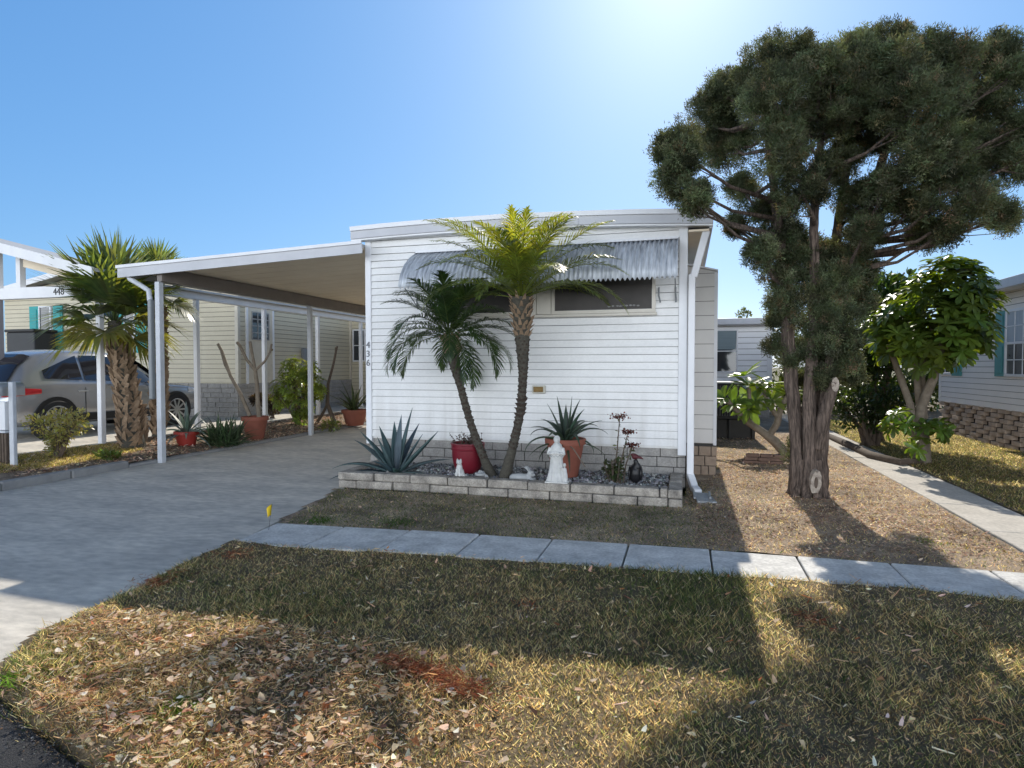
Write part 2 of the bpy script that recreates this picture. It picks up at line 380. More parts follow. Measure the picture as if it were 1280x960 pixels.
DRV = [(-8.16, 3.2), (-5.2, 3.0), (-4.1, 2.44), (-3.2, 2.12), (-3.56, 2.55), (-3.77, 4.35), (-3.95, 5.4), (-4.14, 6.6), (-4.4, 8.0), (-4.49, 19), (-8.16, 19)]
sheet('driveway', DRV, 0, m_conc, thick=.06)
def road_d(x, y): return y - np.interp(x, [-3.1, -2.29, -1, 0, 5], [2.08, 1.82, 1.48, 1.28, 1.1])
def lawn_h(x, y): return .012 + .03*(vnoise(x, y, 1.3, 3)-.3) + .02*vnoise(x, y, 6, 4) - .10*np.clip((.05+.10*vnoise(x, y, 5, 9)-road_d(x, y))/.12, 0, 1)
LAWN = [(-3.25, 2.02), (-3.1, 1.93), (-2.29, 1.67), (-1, 1.33), (0, 1.1), (5, .95), (5, 4.9), (2.1, 4.70), (0.9, 4.66), (-1, 4.60), (-3.76, 4.36), (-3.57, 2.6)]
sheet('front_lawn', LAWN, 0, m_soil, step=.03, hf=lawn_h)
def back_h(x, y): return .006 + .02*(vnoise(x, y, 1.5, 5)-.3) + .012*vnoise(x, y, 7, 6)
YARD = [(-3.80, 5.02), (-2, 5.18), (0, 5.29), (2.4, 5.31), (2.70, 5.36), (2.70, 30), (-.2, 30), (.0, 8.0), (-.05, 6.85), (-4.24, 6.72), (-4.1, 6.4), (-3.93, 5.3)]
sheet('yard', YARD, 0, m_yard, step=.1, hf=back_h)
def side_h(x, y): return .006 + .03*(vnoise(x, y, 1.1, 8)-.3)
SIDE = [(3.37, 5.4), (14, 5.4), (14, 30), (3.37, 30)]
sheet('side_lawn', SIDE, 0, m_soil, step=.16, hf=side_h)
# walkway in front: separate slabs with joints
def walk_edges(x):
    b = np.interp(x, [-3.85, -2, 0, 2.4, 8], [5.04, 5.19, 5.30, 5.32, 5.30]); f = np.interp(x, [-3.77, -2, 0, 2.1, 8], [4.35, 4.53, 4.66, 4.72, 4.76])
    return f, b
mb = MB(); x = -3.78; k = 0
while x < 7:
    x1 = x + .665; g = .007
    f0, b0 = walk_edges(x); f1, b1 = walk_edges(x1); zt = .022 + random.uniform(-.006, .008)
    sh = -.05 if k == 0 else 0
    mb.prism([(x+g+(0 if k else .01), f0), (x1-g, f1), (x1-g, b1), (x+g+sh, b0)], 'z', -.05, zt); x = x1; k += 1
tag(mb.build('walkway', m_walk, bevel=.012), kind='structure')
mb = MB(); y = 5.4
while y < 24:
    mb.prism([(2.72, y+.008), (3.35, y+.008), (3.35, y+1.2-.008), (2.72, y+1.2-.008)], 'z', -.05, .02 + random.uniform(-.004, .006)); y += 1.2
tag(mb.build('side_path', M('side_path_concrete', (.60, .56, .50), .85, (.42, .39, .34), 2.2, .8, .25, 90, fine=(30, .15)), bevel=.012), kind='structure')
# neighbour's ground, a little higher
def bed_h(x, y): return np.interp(x, [-10.0, -9.7, -8.9, -8.32], [.20, .19, .10, .045]) + .03*(vnoise(x, y, 2.2, 12)-.4) + .012*vnoise(x, y, 9, 13)
BED = [(-8.30, 5.2), (-8.30, 20), (-9.75, 20), (-9.75, 5.2)]
sheet('planting_bed', BED, 0, m_bed, step=.08, hf=bed_h)
sheet('neighbour_driveway', [(-9.72, 4.6), (-9.72, 26), (-24, 26), (-24, 4.6)], .215, m_conc, thick=.25)
# kerb along the bed
mb = MB(); y = 4.6
while y < 17:
    L = .9 if y < 6.7 else 1.25; hh = .10 if y < 6.7 else .05
    mb.box((-8.30, y+.008, -.05), (-8.17 + random.uniform(-.01, .01), y+L-.008, hh + random.uniform(-.01, .01))); y += L
tag(mb.build('kerb', m_kerb, bevel=.015), kind='structure')

# ================================================================== MAIN HOUSE
YF, XL, XR = 8.0, -4.48, 0.0
house = empty('mobile_home', (-2.24, 8.0, 0), 'white mobile home with lap siding, low bowed roof and corrugated window awning', 'mobile home')
mb = MB(); bk = MB(); mb.siding((XL+.05, YF), (XR-.05, YF), .53, 3.52, .098, .020, .0015, .006, bk)
mb.box((XL+.01, YF+.004, .5), (XR-.01, 19, 3.3))
fw = mb.build('front_wall', m_siding, house, True); bk.build('lap_shade_backing', m_lap, fw, True)
mb = MB(); mb.box((XL-.015, YF-.03, .42), (XL+.075, YF+.08, 3.38)); mb.build('corner_trim', m_trim, house, True, bevel=.006)
mb = MB(); mb.box((XR-.085, YF-.03, .42), (XR+.02, YF+.08, 3.34)); mb.build('corner_trim', m_trim, house, True, bevel=.006)
def block_wall(mb, x0, x1, y, z0, z1, ch, bl, dep=.1, g=.008, axis='x', face=-1):
    n = max(1, round((z1-z0)/ch)); ch = (z1-z0)/n
    for r in range(n):
        a = x0 - (bl*.5 if r % 2 else 0)
        while a < x1 - .02:
            l = bl*random.choice([1, 1, 1, .8, .6]); s, e = max(a, x0)+g/2, min(a+l, x1)-g/2; a += l
            if e - s < .03: continue
            d = random.uniform(0, .012); lo, hi = z0+r*ch+g/2, z0+(r+1)*ch-g/2
            o0, o1 = (y-d, y+dep) if face < 0 else (y-dep, y+d)
            if axis == 'x': mb.box((s, o0, lo), (e, o1, hi))
            else: mb.box((o0, s, lo), (o1, e, hi))
mb = MB(); block_wall(mb, XL+.02, XR+.015, YF+.03, .0, .515, .128, .42)
sk = mb.build('skirting', m_block_skirt, house, True, bevel=.008)
mb = MB(); mb.box((XL+.03, YF+.05, -.02), (XR+.008, 18.9, .52)); mb.build('mortar', m_mortar, sk, True)
# roof
prof = [(-4.66, 3.555), (-4.1, 3.572), (-3.4, 3.583), (-2.4, 3.582), (-1.4, 3.555), (-.6, 3.522), (0, 3.487), (.315, 3.468)]
def strip(z_lo, z_hi, y0, y1, prof=prof):
    mb = MB(); n = len(prof); vs = []
    for y in (y0, y1): vs += [(x, y, z+z_lo) for x, z in prof] + [(x, y, z+z_hi) for x, z in prof]
    fs = []
    for i in range(n-1):
        fs += [(i, i+1, n+i+1, n+i), (2*n+i, 3*n+i, 3*n+i+1, 2*n+i+1), (n+i, n+i+1, 3*n+i+1, 3*n+i), (i, 2*n+i, 2*n+i+1, i+1)]
    fs += [(0, n, 3*n, 2*n), (n-1, 3*n-1, 4*n-1, 2*n-1)]
    mb.add(vs, fs); return mb
rf = strip(-.05, .0, 7.845, 19.3).build('roof', m_roof, house, True)
f = strip(-.17, -.052, 7.852, 7.90).build('fascia', m_fascia, house, True)
strip(-.058, .004, 7.83, 7.848).build('drip_edge', m_trim, f, True)
strip(-.195, -.172, 7.87, YF+.0).build('soffit', m_trim, house, True)
mb = MB(); mb.box((-1.35, 7.846, 3.39), (-1.342, 7.8515, 3.50)); mb.build('fascia_joint', m_fascia, f, True)
mb = MB(); mb.box((.275, 7.91, 3.25), (.31, 19.3, 3.385)); mb.build('fascia', m_fascia, house, True)
mb = MB(); mb.box((.025, 7.91, 3.22), (.27, 19.3, 3.245)); mb.build('soffit', m_beige, house, True)
# addition on the right
ad = MB(); bk = MB(); ad.siding((.03, 9.0), (.40, 9.0), .47, 2.86, .2, .012, 0, .008, bk)
ad.prism([(.0, .46), (.405, .46), (.405, 2.88), (.0, 2.98)], 'y', 9.015, 13.5)
am = ad.build('side_room', M('grey_white_siding', (.80, .78, .74), .5, (.70, .68, .65), 2), house, True); bk.build('lap_shade_backing', m_taupe, am, True)
mb = MB(); mb.prism([(-.0, 2.985), (.43, 2.875), (.43, 2.90), (0, 3.01)], 'y', 8.96, 13.6); mb.build('roof', m_trim, am, True)
mb = MB(); mb.box((.385, 8.975, .44), (.43, 9.03, 2.87)); mb.build('corner_trim', m_trim, am, True)
mb = MB(); block_wall(mb, .02, .44, 9.02, 0, .42, .14, .17, .12); mb.build('skirting', m_block_warm, house, True, bevel=.008)
mb = MB(); mb.box((.03, 9.05, -.02), (.42, 13.4, .46)); mb.build('skirting_backing', m_mortar, house, True)
# windows under the awning
def window(parent, x0, x1, z0, z1, Y, n_mid=0, screen=True, mats=None, curtain=False):
    fr = MB(); t = .045
    for a, b, c, d in ((x0, x1, z0, z0+t), (x0, x1, z1-t, z1), (x0, x0+t, z0+t, z1-t), (x1-t, x1, z0+t, z1-t)):
        fr.box((a, Y-.045, c), (b, Y+.01, d))
    for i in range(n_mid):
        zz = z0 + (z1-z0)*(i+1)/(n_mid+1); fr.box((x0+t, Y-.04, zz-.015), (x1-t, Y+.01, zz+.015))
    f_ = fr.build('window', mats or m_trim, parent, True, bevel=.004)
    p = MB(); p.box((x0+t, Y-.024, z0+t), (x1-t, Y-.018, z1-t)); p.build('pane', m_glass, f_, True)
    return f_
w_trim = M('ivory_trim', (.64, .60, .53), .5, (.56, .53, .46), 4)
for a, b in ((-1.72, -.37), (-3.28, -1.93)):
    f_ = window(house, a, b, 2.24, 3.02, YF-.012, 0, mats=w_trim)
    mb = MB(); mb.box((a+.05, YF-.043, 2.29), (b-.05, YF-.040, 2.97)); sc = mb.build('screen', m_screen, f_, True)
    mb = MB(); mb.box((a+.05, YF-.05, 2.58), (b-.05, YF-.044, 2.60)); mb.build('rail', m_screen, f_, True)
mb = MB()
for k in range(9): mb.ball((-.95+k*.045+random.uniform(-.01, .01), YF-.047, 2.325+random.uniform(0, .012)), (.022, .003, .012), 6)
mb.build('ornament_row', M('dusty_ornament', (.30, .30, .29), .8, (.12, .12, .12), 40), f_, True)
mb = MB(); mb.box((-1.925, YF-.05, 2.245), (-1.725, YF, 3.0)); mb.build('window_mullion', w_trim, house, True, bevel=.006)
mb = MB(); mb.box((-3.3, YF-.06, 2.205), (-.35, YF-.005, 2.238)); mb.build('window_sill', w_trim, house, True, bevel=.004)
# corrugated awning
def awning():
    n = 62*8; x0, x1 = -3.69, -.095; P = []; rows = [(YF-.02, 3.13), (YF-.22, 3.03), (YF-.40, 2.90), (YF-.53, 2.74), (YF-.585, 2.585)]
    for i in range(n+1):
        u = i/n; xx = x0 + (x1-x0)*u; c = math.cos(u*62*2*PI)
        for r, (yy, zz) in enumerate(rows):
            ex = .012*c; sc_ = -.022*(1-c)/2 if r == len(rows)-1 else 0
            P.append((xx, yy - ex*.8, zz + ex*.5 + .022 + sc_))
    R = len(rows); F = [(i*R+r, (i+1)*R+r, (i+1)*R+r+1, i*R+r+1) for i in range(n) for r in range(R-1)]
    mb = MB(); mb.add(P, F); o = mb.build('awning', m_awning, house, True, smooth=80)
    s = o.modifiers.new('solid', 'SOLIDIFY'); s.thickness = .004
    mb = MB(); mb.bar((x0, YF-.03, 3.17), (x1, YF-.03, 3.17), .03, .03); mb.build('awning_rail', m_trim, o, True)
    for xx in (x0+.02, x1-.03):
        mb = MB(); mb.tube([(xx, YF-.02, 2.42), (xx+.01, YF-.09, 2.40), (xx, YF-.14, 2.46), (xx, YF-.52, 2.66)], .008, 6)
        mb.tube([(xx, YF-.02, 2.55), (xx, YF-.05, 2.48), (xx+.005, YF-.03, 2.36)], .011, 6); mb.build('awning_arm', m_grey_pipe, o, True)
    mb = MB(); mb.tube([(-.33, YF-.03, 2.55), (-.33, YF-.09, 2.45), (-.31, YF-.05, 2.36)], .011, 6); mb.build('awning_hook', m_grey_pipe, o, True)
awning()
# wall plate, house number, downspout
mb = MB(); mb.box((-1.985, YF-.05, 1.185), (-1.80, YF-.012, 1.295)); pl = mb.build('vent_plate', M('pale_plate', (.6, .58, .5), .5), house, True, bevel=.012)
mb = MB(); mb.box((-1.965, YF-.062, 1.205), (-1.83, YF-.051, 1.277)); mb.build('vent_cover', m_brass, pl, True, bevel=.01)
m_num = M('grey_digits', (.16, .17, .19), .4)
for ch, zz in (('4', 1.82), ('3', 1.69), ('6', 1.56)):
    digits('house_number', ch, .13, (XL+.028, YF-.036, zz), m_num, house)
mb = MB()
mb.bar((.24, 7.97, 3.23), (.09, 7.945, 2.66), .09, .07)
mb.bar((.07, 7.945, 2.70), (.07, 7.945, .16), .085, .065)
mb.bar((.07, 7.945, .18), (.12, 7.80, .045), .09, .075)
mb.bar((.115, 7.82, .05), (.16, 7.62, .035), .095, .07)
mb.build('downspout', m_trim, house, True, bevel=.012)
mb = MB(); mb.tube([(.12, 8.0, 2.6), (.12, 8.99, 2.55), (.125, 8.985, 2.05)], .006, 6); mb.build('cable', m_trim, house, True)
sb = MB(); sb.prism([(.10, 7.62), (.28, 7.62), (.36, 7.12), (.14, 7.12)], 'z', .0, .035)
sb.box((.10, 7.2, .035), (.125, 7.6, .06)); sb.box((.275, 7.25, .035), (.30, 7.6, .06))
tag(sb.build('splash_block', m_greystone, bevel=.008), 'flat grey splash block on the ground below the white downspout', 'splash block')

# ================================================================== CARPORT
cp = empty('carport', (-6.5, 8, 0), 'long open carport with white fascia, beige ceiling and slim white posts beside the white home', 'carport')
def cz(x): return 3.17 + (x + 8.82)*.035
mb = MB(); mb.prism([(-8.79, cz(-8.79)-.05), (XL-.02, cz(XL)-.05), (XL-.02, cz(XL)-.005), (-8.79, cz(-8.79)-.005)], 'y', 7.76, 17.6); mb.build('roof', m_roof, cp, True)
mb = MB(); y = 7.78
while y < 17.5:
    mb.prism([(-8.76, cz(-8.76)-.075), (XL-.03, cz(XL)-.075), (XL-.03, cz(XL)-.052), (-8.76, cz(-8.76)-.052)], 'y', y, y+.385)
    y += .4
mb.build('ceiling_panel', m_beige, cp, True, bevel=.006)
mb = MB(); mb.prism([(-8.82, cz(-8.82)-.19), (XL+.07, cz(XL)-.17), (XL+.07, cz(XL)-.035), (-8.82, cz(-8.82)-.035)], 'y', 7.732, 7.756); f = mb.build('fascia', m_fascia, cp, True)
mb = MB(); mb.prism([(-8.835, cz(-8.835)-.04), (XL+.07, cz(XL+.07)-.04), (XL+.07, cz(XL+.07)+.005), (-8.835, cz(-8.835)+.008)], 'y', 7.71, 7.73); mb.build('drip_edge', m_trim, f, True)
mb = MB(); mb.box((-8.82, 7.76, cz(-8.82)-.17), (-8.795, 17.6, cz(-8.82)+.0)); mb.build('gutter', m_fascia, cp, True, bevel=.01)
mb = MB(); mb.box((-8.10, 7.8, 2.90), (-8.0, 17.5, 3.115)); mb.build('beam', m_taupe, cp, True, bevel=.006)
for yy in (7.84, 11.9, 16.3):
    mb = MB(); mb.box((-8.145, yy-.045, -.02), (-8.055, yy+.045, 2.90)); mb.build('post', m_grey_post, cp, True, bevel=.008)
mb = MB(); mb.tube([(-8.68, 7.80, 3.05), (-8.64, 7.80, 2.96), (-8.40, 7.80, 2.84), (-8.26, 7.80, 2.76), (-8.245, 7.80, 2.6)], .04, 10)
d = mb.build('downspout', m_grey_post, cp, True, smooth=50)
mb = MB(); mb.bar((-8.225, 7.80, 2.62), (-8.225, 7.80, 1.02), .07, .085); mb.build('outlet_pipe', m_grey_pipe, d, True, bevel=.02)

# ================================================================== LEFT NEIGHBOUR
GN = .215
nh = empty('neighbour_house', (-15.4, 13.4, GN), 'cream sided house with turquoise shutters and glazed side door beyond the left planting bed', 'house')
WX, WY = -11.3, 13.4
mb = MB(); bk = MB(); mb.siding((-19.6, WY), (WX, WY), 1.12, 3.6, .125, .018, 0, .012, bk)
mb.siding((WX, WY), (WX, 19.0), 1.12, 3.6, .125, .018, 0, .012, bk)
mb.prism([(-19.55, .3), (WX-.005, .3), (WX-.005, 3.65), (-15.4, 4.35), (-19.55, 3.65)], 'y', WY+.01, 26)
mb.siding((WX-.0, 19.0), (-9.95, 19.0), .5, 3.4, .125, .018, 0, .012, bk); mb.box((WX, 19.02, .3), (-9.96, 26, 3.4))
nw = mb.build('wall', m_cream, nh, True); bk.build('lap_shade_backing', m_taupe, nw, True)
mb = MB(); block_wall(mb, -19.6, WX+.02, WY-.03, GN, 1.10, .13, .4); block_wall(mb, WY, 19.0, WX+.03, GN, 1.10, .13, .4, axis='y', face=1)
mb.build('skirting', m_block_skirt, nh, True, bevel=.008)
m_creamtrim = M('cream_trim', (.66, .61, .5), .5)
mb = MB(); mb.box((WX-.07, WY-.025, 1.1), (WX+.025, WY+.07, 3.5)); mb.build('corner_trim', m_creamtrim, nh, True)
mb = MB(); mb.box((WX-.0, 18.9, 1.1), (WX+.06, 18.985, 3.3)); mb.build('corner_trim', m_creamtrim, nh, True)
mb = MB()
for s in (-1, 1):
    x0, x1 = (-15.4, -19.95) if s < 0 else (-15.4, -10.95)
    mb.prism([(x0, 4.40), (x1, 3.60), (x1, 3.68), (x0, 4.50)], 'y', WY-.35, 26)
mb.build('roof', M('shingle_grey', (.30, .29, .27), .9, (.2, .19, .18), 20, bump=.3), nh, True)
mb = MB(); mb.prism([(-15.4, 4.38), (-19.97, 3.56), (-19.97, 3.72), (-15.4, 4.53)], 'y', WY-.38, WY-.352); mb.prism([(-15.4, 4.38), (-10.93, 3.56), (-10.93, 3.72), (-15.4, 4.53)], 'y', WY-.38, WY-.352)
mb.build('fascia', m_trim, nh, True)
def shutters(parent, xs, z0, z1, Y, wd, mat):
    for x in xs:
        mb = MB(); mb.box((x-wd/2, Y-.03, z0), (x+wd/2, Y, z1)); h = (z1-z0)
        for a, b in ((.06, .47), (.53, .94)): mb.box((x-wd/2+.06, Y-.045, z0+h*a), (x+wd/2-.06, Y-.03, z0+h*b))
        mb.build('shutter', mat, parent, True, bevel=.008)
xa = at(46, 400, WY).x; xb = at(75.5, 400, WY).x; xc0 = at(53, 400, WY).x; xc1 = at(67, 400, WY).x
z1 = at(60, 383, WY).z; z0 = at(60, 442, WY).z
shutters(nh, (xa, xb), z0, z1, WY-.02, .36, m_turq)
window(nh, xc0-.02, xc1+.02, z0, z1, WY-.022, 1)
xs = at(181, 440, WY).x; shutters(nh, (xs-.85, xs-.05), z0, z1, WY-.02, .36, m_turq); window(nh, xs-.65, xs-.25, z0, z1, WY-.022, 1)
# side door with a 3 x 4 glazed top on the receding wall
dr = MB(); dy0, dy1 = 13.75, 14.75
dr.box((WX+.0, dy0, 1.10), (WX+.03, dy1, 3.15)); d_ = dr.build('door', m_creamtrim, nh, True, bevel=.004)
mb = MB()
for a, b, c, e in ((dy0-.07, dy0, 1.08, 3.22), (dy1, dy1+.07, 1.08, 3.22), (dy0, dy1, 3.15, 3.22)): mb.box((WX+.0, a, c), (WX+.05, b, e))
mb.build('door_frame', m_trim, d_, True)
mb = MB(); mb.box((WX+.03, dy0+.16, 2.28), (WX+.036, dy1-.16, 3.02)); mb.build('pane', m_glass, d_, True)
mb = MB()
for i in range(4): yy = dy0+.16+(dy1-dy0-.32)*i/3; mb.box((WX+.036, yy-.014, 2.28), (WX+.05, yy+.014, 3.02))
for i in range(5): zz = 2.28+.74*i/4; mb.box((WX+.036, dy0+.15, zz-.014), (WX+.052, dy1-.15, zz+.014))
mb.build('glazing_bars', M('leaded_bar', (.35, .35, .34), .5), d_, True)
mb = MB(); mb.ball((WX+.08, dy1-.09, 2.02), .035, 10); mb.build('handle', m_brass, d_, True, smooth=60)
xw0 = at(442, 430, 19.0).x; xw1 = at(449.5, 430, 19.0).x
window(nh, xw0, xw1+.25, at(445, 452, 19).z, at(445, 412, 19).z, 18.98, 1)
mb = MB(); mb.box((WX+.012, 16.1, 1.5), (WX+.1, 16.35, 2.1)); mb.build('meter_box', m_grey_pipe, nh, True, bevel=.02)
# its carport
def gz(x): return 3.13 + (-9.35 - x)*.245
nc = empty('neighbour_carport', (-9.7, 8.2, GN), 'white gabled carport with beam number 448 over the parked silver car', 'carport')
for yy in (8.15, 10.3, 12.4, 14.6, 16.9):
    mb = MB(); mb.box((-9.745, yy-.045, GN), (-9.655, yy+.045, 2.92)); mb.build('post', m_trim, nc, True, bevel=.008)
mb = MB(); mb.box((-9.77, 8.2, 2.92), (-9.63, 24, 3.06)); mb.build('side_beam', m_trim, nc, True, bevel=.006)
mb = MB(); mb.box((-16.5, 8.08, 2.76), (-9.63, 8.2, 2.96)); fb = mb.build('front_beam', m_trim, nc, True, bevel=.006)
p = at(75, 370, 8.07); digits('house_number', '448', .17, (p.x, 8.078, 2.80), m_black, fb)
xp = at(29, 340, 8.14).x
for xx in (xp, at(1, 340, 8.14).x):
    mb = MB(); mb.box((xx-.05, 8.09, 2.96), (xx+.05, 8.19, gz(xx)-.1)); mb.build('king_post', m_trim, nc, True)
mb = MB(); xx = at(1.5, 340, 8.14).x - .03; mb.box((xx-.05, 8.1, GN), (xx+.05, 8.19, 2.76)); mb.build('post', M('dark_post', (.3, .28, .3), .6), nc, True)  # outer post in a darker colour than the white ones
mb = MB(); mb.prism([(-9.35, gz(-9.35)-.02), (-14.0, gz(-14)-.02), (-14.0, gz(-14)+.04), (-9.35, gz(-9.35)+.04)], 'y', 7.75, 8.9); mb.build('roof', m_roof, nc, True)
mb = MB(); mb.prism([(-14.0, gz(-14)-.02), (-18.6, 3.12), (-18.6, 3.18), (-14.0, gz(-14)+.04)], 'y', 7.75, 8.9); mb.build('roof', m_roof, nc, True)
mb = MB(); mb.prism([(-9.33, gz(-9.33)-.12), (-14.0, gz(-14)-.12), (-14.0, gz(-14)+.05), (-9.33, gz(-9.33)+.05)], 'y', 7.71, 7.748); mb.build('fascia', m_trim, nc, True)
mb = MB(); mb.prism([(-9.45, gz(-9.45)-.28), (-11.35, gz(-11.35)-.30), (-11.35, gz(-11.35)-.13), (-9.45, gz(-9.45)-.13)], 'y', 8.08, 8.2); mb.build('rafter', m_beige, nc, True)
mb = MB(); mb.box((-9.9, 8.2, 3.06), (-9.5, 24, 3.1)); mb.build('side_roof', m_roof, nc, True)
# ================================================================== RIGHT NEIGHBOUR, BACK HOUSE
rh = empty('neighbour_house', (5.8, 12, 0), 'pale grey sided house with faded teal shutters on an open brick skirting at right', 'house')
RX = 5.8
m_rs = M('pale_grey_siding', (.90, .85, .80), .5, (.82, .77, .72), 2, .8)
mb = MB(); bk = MB(); mb.siding((RX, 16.6), (RX, 6.5), .74, 3.0, .115, .016, 0, .010, bk)
mb.prism([(RX+.01, .72), (12, .72), (12, 3.0), (8.9, 3.8), (RX+.01, 3.0)], 'y', 6.5, 16.58); nw = mb.build('wall', m_rs, rh, True); bk.build('lap_shade_backing', m_taupe, nw, True)
mb = MB(); mb.box((RX-.02, 16.52, .72), (RX+.05, 16.62, 3.0)); mb.build('corner_trim', m_trim, rh, True)
mb = MB(); mb.prism([(RX-.38, 2.98), (8.9, 3.92), (8.9, 4.02), (RX-.38, 3.08)], 'y', 6.2, 16.9); mb.prism([(12.4, 2.98), (8.9, 3.92), (8.9, 4.02), (12.4, 3.08)], 'y', 6.2, 16.9)
mb.build('roof', M('light_roof', (.36, .36, .36), .85, (.28, .28, .28), 12), rh, True)
mb = MB(); mb.box((RX-.42, 6.2, 2.93), (RX-.385, 16.9, 3.10)); mb.build('gutter', m_fascia, rh, True, bevel=.01)
mb = MB(); mb.box((RX-.38, 6.2, 2.95), (RX, 16.9, 2.975)); mb.build('soffit', m_trim, rh, True)
def yat(px): r = ray(px, 458); return RX*r[1]/r[0]
def side_window(ya, yb, z0, z1):
    fr = MB(); t = .05
    for a, b, c, d in ((ya, yb, z0, z0+t), (ya, yb, z1-t, z1), (ya, ya+t, z0+t, z1-t), (yb-t, yb, z0+t, z1-t), (ya+t, yb-t, (z0+z1)/2-.025, (z0+z1)/2+.025)):
        fr.box((RX-.055, a, c), (RX+.0, b, d))
    f_ = fr.build('window', m_trim, rh, True, bevel=.004)
    mb = MB(); mb.box((RX-.03, ya+t, z0+t), (RX-.024, yb-t, z1-t)); mb.build('pane', m_glass, f_, True)
    mb = MB(); mb.box((RX-.040, ya+t, (z0+z1)/2+.03), (RX-.034, yb-t, z1-t)); mb.build('curtain', M('pale_curtain', (.50, .55, .60), .7, (.40, .45, .5), 3, stretch=(1, 9, .3)), f_, True)
    mb = MB()
    for i in range(1, 3): yy = ya+t+(yb-ya-2*t)*i/3; mb.box((RX-.05, yy-.01, z0+t), (RX-.041, yy+.01, z1-t))
    for zz in (z0+(z1-z0)*.25, z0+(z1-z0)*.75): mb.box((RX-.05, ya+t, zz-.009), (RX-.0415, yb-t, zz+.009))
    mb.build('glazing_bars', m_trim, f_, True)
def side_shutter(ya, yb, z0, z1):
    mb = MB(); mb.box((RX-.045, ya, z0), (RX-.005, yb, z1)); h = z1-z0
    for a, b in ((.05, .47), (.53, .95)): mb.box((RX-.058, ya+.06, z0+h*a), (RX-.046, yb-.06, z0+h*b))
    mb.build('shutter', m_teal2, rh, True, bevel=.006)
y1, y2 = yat(1258), yat(1246); z1, z0 = 2.60, 1.36
side_shutter(y1, y2, z0, z1); side_window(y1-1.0, y1-.02, z0, z1); side_shutter(y1-1.42, y1-1.02, z0, z1)
y2 = yat(1192); side_shutter(y2-.45, y2, z0-.02, z1); side_window(y2+.02, y2+.9, z0, z1)
# open pattern brick skirting: courses of bricks with gaps
mb = MB(); bh = .092
for r in range(8):
    y = 6.5 + (.28 if r % 2 else 0)
    while y < 16.5:
        l = .31
        mb.box((RX+.0-random.uniform(0, .012), y+.005, r*bh+.004), (RX+.1, y+l, (r+1)*bh-.004)); y += l + random.uniform(.22, .28)
sk = mb.build('skirting', M('skirting_brick', (.60, .48, .38), .9, (.32, .24, .18), 6, .8, .4, 60), rh, True, bevel=.008)
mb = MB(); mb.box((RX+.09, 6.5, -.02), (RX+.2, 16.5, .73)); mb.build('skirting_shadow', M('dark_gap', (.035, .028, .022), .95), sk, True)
# back house
bh_ = empty('back_house', (0, 19.5, 0), 'white flat roofed home seen far back between the main home and the big tree', 'house')
BY = 19.5
p0 = at(890, 478, BY); p1 = at(964, 478, BY); ztop = at(930, 404, BY).z
mb = MB(); bk = MB(); mb.siding((p0.x-3, BY), (p1.x, BY), p0.z, ztop, .17, .02, 0, .014, bk); mb.box((p0.x-3, BY+.01, p0.z), (p1.x-.01, BY+8, ztop)); mb.build('wall', M('blue_white_siding', (.90, .90, .90), .5, (.82, .82, .83), 2), bh_, True); bk.build('lap_shade_backing', m_taupe, bh_.children[0], True)
mb = MB(); mb.box((p1.x-.12, BY-.03, p0.z-.05), (p1.x+.02, BY+.05, ztop)); mb.build('corner_trim', m_trim, bh_, True)
mb = MB(); mb.box((p0.x-3, BY-.3, ztop-.06), (p1.x+.25, BY+8.2, ztop+.13)); mb.build('roof', m_fascia, bh_, True, bevel=.02)
window(bh_, at(893, 440, BY).x, at(922, 440, BY).x, at(900, 466, BY).z, at(900, 412, BY).z, BY-.016, 1)
mb = MB(); mb.box((at(893, 440, BY).x+.06, BY-.05, at(900, 437, BY).z), (at(922, 440, BY).x-.06, BY-.042, at(900, 414, BY).z)); mb.build('window_blind', M('grey_blind', (.22, .28, .30), .6, (.17, .22, .24), 8, stretch=(.2, 1, 9)), bh_, True)
mb = MB(); mb.box((p0.x-3, BY+.05, 0), (p1.x-.03, BY+.12, p0.z-.02)); mb.build('skirting', m_block_skirt, bh_, True)
ac = empty('air_conditioner', (.9, 13.6, 0), 'large dark air conditioner with vertical fins beside the back corner of the white home', 'air conditioner')
ax0, ax1 = .44, 1.42
mb = MB(); mb.box((ax0, 13.65, .42), (ax1, 14.4, 1.18)); mb.build('body', m_black, ac, True, bevel=.02)
mb = MB(); x = ax0+.02
while x < ax1: mb.box((x, 13.61, .5), (x+.018, 13.649, 1.14)); x += .05
mb.build('fin_grille', M('grey_fin', (.12, .12, .125), .5), ac, True)
mb = MB(); mb.box((ax0-.02, 13.6, 1.18), (ax1+.02, 14.45, 1.22)); mb.build('lid', m_grey_pipe, ac, True, bevel=.01)
m_stand = M('weathered_stand', (.07, .065, .06), .8)
for x in (ax0, (ax0+ax1)/2-.03, ax1-.06):
    for yy in (13.63, 14.3): mb = MB(); mb.box((x, yy, 0), (x+.06, yy+.07, .42)); mb.build('leg', m_stand, ac, True)
mb = MB(); mb.box((ax0, 13.72, .0), (ax1, 13.8, .42)); mb.build('back_board', m_stand, ac, True)

